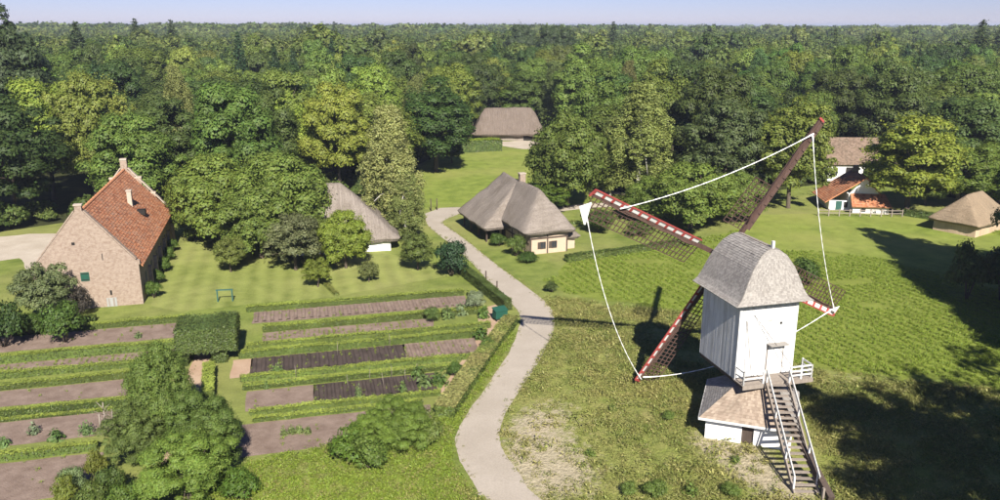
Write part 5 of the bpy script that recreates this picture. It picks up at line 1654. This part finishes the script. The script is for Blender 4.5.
# ------------------------------------------------------------------ growth on the ground
def tuft(seed, n=26, h=0.28, w=0.22, leaf=0.09, asp=0.3, mat='rough_leaf', name='grass_form'):
    r = np.random.default_rng(seed)
    c = np.stack([r.normal(size=n) * w, r.normal(size=n) * w, r.random(n) * h], 1)
    nm = rand_unit(n, r) + np.array([0, -0.1, 0.45])
    return source(name, quads(name, leaf_quads(c, nm, leaf * (0.6 + 0.8 * r.random(n)), r, asp), [mat]))
def fill(poly, n, seed, dens=None):
    r = np.random.default_rng(seed)
    xs = [p[0] for p in poly]
    ys = [p[1] for p in poly]
    x, y = min(xs) + (max(xs) - min(xs)) * r.random(n), min(ys) + (max(ys) - min(ys)) * r.random(n)
    k = inpoly(x, y, poly)
    x, y = x[k], y[k]
    if dens is not None:
        k = r.random(len(x)) < dens(x, y)
        x, y = x[k], y[k]
    return np.stack([x, y, np.full(len(x), 0.012)], 1), r
# leafy crop in rows that run slightly downhill to the right
_ca, _cb = G(850, 292), G(1000, 352)
CA = math.atan2(_cb.y - _ca.y, _cb.x - _ca.x)
cu, cv_ = np.array([math.cos(CA), math.sin(CA)]), np.array([-math.sin(CA), math.cos(CA)])
r = np.random.default_rng(21)
fp = []
cx0 = G(820, 300)
for row in range(-75, 75):
    uu = np.arange(-90, 95, 0.13)
    uu = uu + r.normal(size=len(uu)) * 0.10
    vv = row * 1.05 + r.normal(size=len(uu)) * 0.20 + 0.2 * np.sin(uu * 0.11)
    fp.append(np.stack([cx0.x + uu * cu[0] + vv * cv_[0], cx0.y + uu * cu[1] + vv * cv_[1]], 1))
fp = np.concatenate(fp)
_j = np.array([mnoise.noise_vector(Vector((a * 0.35, b * 0.35, 1))) for a, b in fp])[:, :2] * 2.2
fp = fp[inpoly(fp[:, 0] + _j[:, 0], fp[:, 1] + _j[:, 1], FIELD) & ~inpoly(fp[:, 0], fp[:, 1], PASTURE) & (np.abs(fp[:, 0]) < fp[:, 1] * 0.72)]
gap = np.array([mnoise.noise(Vector((a * 0.25, b * 0.25, 0))) for a, b in fp])
fp = fp[gap > -0.42]
crops = [tuft(500 + i, 18, 0.20, 0.09, 0.055, 0.5, 'crop_leaf', 'crop_form') for i in range(4)]
cp_ = np.concatenate([fp, np.full((len(fp), 1), 0.012)], 1)
szs = 0.75 + 0.6 * r.random(len(fp)) + 0.25 * np.array([mnoise.noise(Vector((a * 0.12, b * 0.12, 7))) for a, b in fp])
tag(scatter('crop_rows', cp_, crops, szs, r.integers(0, 4, len(fp)), r.random(len(fp)) * 6.28), 'low bright green leafy crop growing in rows beside the mill', 'crop')
grs = [tuft(520 + i, 30, 0.30, 0.20, 0.10, 0.26) for i in range(5)]
hole = [G(*p) for p in [(690, 436), (760, 446), (790, 500), (835, 500), (800, 400), (740, 380)]]
roadpoly = [(p.x, p.y) for p in smooth_line([G(*p) for p in RL], 8) + smooth_line([G(*p) for p in RR + [(462, 207.5), (440, 208)]], 8)[::-1]]
blobs_ = [(G(545, 455), 6.5), (G(528, 472), 4.5), (G(560, 415), 4.6), (G(735, 455), 3), (G(765, 480), 3)]
def md(x, y):
    d = np.full(len(x), 0.9)
    for g, rr0 in blobs_:
        d *= 1 - 0.62 * np.exp(-((x - g.x) ** 2 + 0.55 * (y - g.y) ** 2) / (rr0 * rr0))
    nz = np.array([mnoise.noise(Vector((a * 0.3, b * 0.3, 2))) for a, b in zip(x, y)])
    d = d * np.clip(0.75 + 1.1 * nz, 0.1, 1.0)
    d[inpoly(x, y, hole)] = 0
    d[inpoly(x, y, roadpoly)] = 0
    return d
gp_, r = fill(MEADOW, 38000, 31, md)
gp_ = gp_[np.abs(gp_[:, 0]) < gp_[:, 1] * 0.74]
sz = (0.5 + 0.75 * r.random(len(gp_)) ** 1.5) * np.array([1 + 0.6 * max(0, mnoise.noise(Vector((a * 0.16, b * 0.16, 5)))) for a, b, _ in gp_])
tag(scatter('rough_grass', gp_, grs, sz, r.integers(0, 5, len(gp_)), r.random(len(gp_)) * 6.28), 'rough tufted grass and weeds around the mill', 'grass')
# uncut verge along the road and the foreground corner
VERGE = [G(*p) for p in [(130, 520), (200, 492), (250, 462), (330, 446), (440, 420), (470, 380), (508, 328), (514, 335), (500, 362), (470, 405), (452, 436), (452, 462), (470, 492), (520, 530)]]
gv, r = fill(VERGE, 16000, 41, lambda x, y: 1.0 - inpoly(x, y, roadpoly))
sz = 0.45 + 0.6 * r.random(len(gv)) ** 1.5
vrg = [tuft(540 + i, 30, 0.26, 0.20, 0.09, 0.3, 'crop_leaf' if i < 4 else 'rough_leaf') for i in range(5)]
tag(scatter('verge_grass', gv, vrg, sz, r.integers(0, 5, len(gv)), r.random(len(gv)) * 6.28), 'long green grass on the verge between garden and road', 'grass')

# grass creeping over the road edges
eg = []
r = np.random.default_rng(61)
for L_ in (RL, RR):
    ln = smooth_line([G(*p) for p in L_], 10)
    for a, b in zip(ln[:-1], ln[1:]):
        m = int((b - a).length * 4)
        for i in range(m):
            q = a.lerp(b, r.random())
            w = 0.2 * r.normal()
            q = q + Vector((-(b - a).y, (b - a).x, 0)).normalized() * w
            eg.append((q.x, q.y, 0.02))
eg = np.array(eg)
tag(scatter('edge_grass', eg, grs, 0.25 + 0.45 * r.random(len(eg)) ** 2, r.integers(0, 5, len(eg)), r.random(len(eg)) * 6.28), 'grass creeping in along both edges of the road', 'grass')
# seedlings and weeds in the beds
sd, sg_ = [], []
r = np.random.default_rng(71)
for u0, u1, v0, v1, step, dens in ((1.2, 22, 4.2, 7.1, 0.75, 0.16), (2.2, 17.6, -0.7, 1.1, 0.45, 0.55), (1.4, 14.2, -8.2, -4.9, 0.75, 0.22), (14.5, 20.6, -8.2, -4.9, 0.72, 0.2), (6.5, 15.8, -14.8, -11.7, 0.62, 0.3), (-24, -5.8, -2.5, -1.0, 0.5, 0.5), (-24, -6.4, -9.6, -6.9, 0.6, 0.07), (-24, -5.2, 2.2, 5.8, 0.6, 0.06), (-24, -8, -23, -19, 0.6, 0.08), (1.4, 6.0, -14.8, -11.7, 0.6, 0.06), (0.4, 14.4, -21.5, -17.3, 0.6, 0.06)):
    u = u0
    while u < u1:
        v = v0
        while v < v1:
            if r.random() < dens:
                q = UV(u + r.normal() * 0.04, v + r.normal() * 0.05, 0.05)
                sd.append(tuple(q))
                sg_.append(0.35 + 0.5 * r.random())
            v += 0.3
        u += step
sprig = [tuft(560 + i, 22, 0.24, 0.11, 0.075, 0.45, 'crop_leaf', 'sprig_form') for i in range(3)]
tag(scatter('seedlings', np.array(sd), sprig, np.array(sg_), r.integers(0, 3, len(sd)), r.random(len(sd)) * 6.28), 'small green seedlings and weeds dotted over the garden beds', 'seedlings')

# ------------------------------------------------------------------ small things
sw = UV(-1.2, 10.9)
fr_ = empty('bar_stand', G(218, 302), GA * 0.6, 'green painted wooden frame standing on the lawn behind the topiary block', 'frame')
for x in (0, 1.5):
    box('post', (x - 0.06, x + 0.06, -0.06, 0.06, 0, 1.25), 'blue_green', fr_)
box('crossbar', (-0.12, 1.62, -0.05, 0.05, 1.25, 1.37), 'blue_green', fr_)
bx = empty('green_box', G(496, 322), 0.5, 'dark green lidded garden box on wheels at the garden entrance by the road', 'box')
bb = box('body', (0, 1.3, 0, 0.75, 0.25, 1.0), 'green_paint', bx)
put('lid', mesh('lid', [(-0.05, -0.05, 1.0), (1.35, -0.05, 1.0), (1.35, 0.8, 1.22), (-0.05, 0.8, 1.22), (-0.05, -0.05, 1.06), (1.35, -0.05, 1.06), (1.35, 0.8, 1.28), (-0.05, 0.8, 1.28)], CF), 'green_paint', bx)
for x in (0.1, 1.2):
    for y in (0.1, 0.65):
        put('wheel', tubes('wheel', [([(x - 0.05, y, 0.13), (x + 0.05, y, 0.13)], 0.13, 10)], ['dark']), None, bx)
bar('handle', (0.1, 0.86, 1.0), (1.2, 0.86, 1.0), 0.05, 0.05, 'dark', bx)
for lab, px_, b_, h in (('thin brown marker post on the road verge by the garden corner', 497, 291, 1.1), ('thin pale marker post on the verge above the garden hedge', 486, 285, 1.6), ('left of two dark posts at the lawn edge by the cottage lane', 431, 211, 1.9), ('right of two dark posts at the lawn edge by the cottage lane', 437, 210, 1.8)):
    g = G(px_, b_)
    pe = empty('marker_post', g, 0.1, lab, 'post', 'marker posts beside the road')
    put('shaft', tubes('shaft', [([(0, 0, -0.1), (0, 0, h)], [0.09, 0.075], 7)], ['dark_wood']), None, pe)
    put('cap', tubes('cap', [([(0, 0, h), (0, 0, h + 0.06)], [0.1, 0.03], 7)], ['dark_wood']), None, pe)
# bean sticks in the dark beds
for i, (u, v) in enumerate([(8.5, -6.0), (13.2, -5.2), (9.0, -13.0), (10.8, -12.4), (12.6, -12.1), (13.6, -12.9), (14.6, -12.3), (5.0, -10.2), (11.8, -13.4), (2.6, 2.2), (7.2, 1.9)]):
    g = UV(u, v)
    o = put('bean_stick', bpy.data.meshes['bean_stick'] if 'bean_stick' in bpy.data.meshes else tubes('bean_stick', [([(0, 0, -0.1), (0.03, 0.01, 0.7), (0.02, 0.03, 1.3)], [0.024, 0.02, 0.014], 5)], ['grey_wood']))
    o.location = (g.x, g.y, 0.03)
    o.rotation_euler = (0.06 * math.sin(i * 3), 0.06 * math.cos(i * 5), i)
    tag(o, 'thin bean stick, ' + ['in the upper dark bed near its middle', 'in the upper dark bed near its right end', 'leftmost in the lower dark bed', 'second from left in the lower dark bed', 'fourth from left in the lower dark bed', 'fifth from left in the lower dark bed', 'rightmost in the lower dark bed', 'in the hedge gap between the dark beds', 'third from left in the lower dark bed, nearest viewer', 'at the left end of the furrowed rear bed', 'in the hedge before the furrowed rear bed'][i], 'stick', 'bean sticks in the garden beds')
# dead fruit trellis by the big bush
tre = empty('trellis', G(106, 432), GA, 'pale weathered pole trellis with bare twigs left of the large foreground tree', 'trellis')
for x, h in ((0, 2.3), (0.5, 1.7), (-0.35, 1.5)):
    put('pole', tubes('pole', [([(x, 0, -0.1), (x + 0.05, 0.05, h)], [0.07, 0.035], 6)], ['grey_wood']), None, tre)
for i in range(9):
    z = 0.5 + i * 0.17
    put('twig', tubes('twig', [([(0.02, 0, z), (0.35 * math.sin(i * 2.2), 0.2 * math.cos(i * 3.1), z + 0.35), (0.55 * math.sin(i * 2.2 + 0.3), 0.3 * math.cos(i * 3.1), z + 0.5)], [0.03, 0.02, 0.008], 5)], ['grey_wood']), None, tre)
# field fence before the white cottage
fa, fb2 = G(818, 216), G(902, 217)
fen = empty('field_fence', fa, math.atan2(fb2.y - fa.y, fb2.x - fa.x), 'low grey post and rail fence between the field and the white cottage', 'fence')
FL = (fb2 - fa).length
n = 8
for i in range(n + 1):
    x = FL * i / n
    box('post', (x - 0.07, x + 0.07, -0.07, 0.07, -0.1, 1.15), 'grey_wood', fen)
for z in (0.5, 0.95):
    for i in range(n):
        bar('rail', (FL * i / n + 0.07, 0, z), (FL * (i + 1) / n - 0.07, 0, z + 0.02 * (i % 2)), 0.05, 0.10, 'grey_wood', fen)
hedge(G(900, 215), G(940, 221), 0.7, 1.0, 'dark hedge between the fence end and the thatched hut', core='yew_leaf', top='yew_leaf', leaf=0.12, dens=40, group=None)
hedge(G(566, 262), G(700, 243), 0.9, 0.8, 'long low hedge from half-timbered cottage toward the mill sail', core='box_leaf', top='box_leaf', leaf=0.12, dens=40, group=None)
hedge(G(556, 226), G(640, 216), 0.8, 0.5, 'low hedge of the vegetable plot right of the half-timbered cottage', core='box_leaf', top='rough_leaf', leaf=0.12, dens=40, group=None)
hedge(G(455, 152), G(500, 150), 3.4, 2.6, 'broad tall reed-green hedge on the far lawn left of the barn', core='yew_leaf', top='crop_leaf', leaf=0.25, dens=14, group=None)

# ------------------------------------------------------------------ air
hz = NT('haze')
vol = hz.n('VolumePrincipled', {'Color': (0.80, 0.87, 1.0, 1), 'Density': 0.0002, 'Anisotropy': 0.2})
hz.t.links.new(vol.outputs[0], hz.out.inputs['Volume'])
ho = put('haze', mesh('haze', boxv(-8990, 8990, -390, 11990, -1.2, 37.5), CF, [hz.m]))
ho['kind'] = 'stuff'
tag(ho, 'thin bluish summer haze over the distant woodland', 'haze')
for o in bpy.data.objects:
    if o.name.startswith(('top_leaves', 'foliage', 'crown', 'block', 'leg')) and o.parent is not None and o.name.startswith('top_leaves'):
        o['kind'] = 'stuff'
print('WOOD', NW)
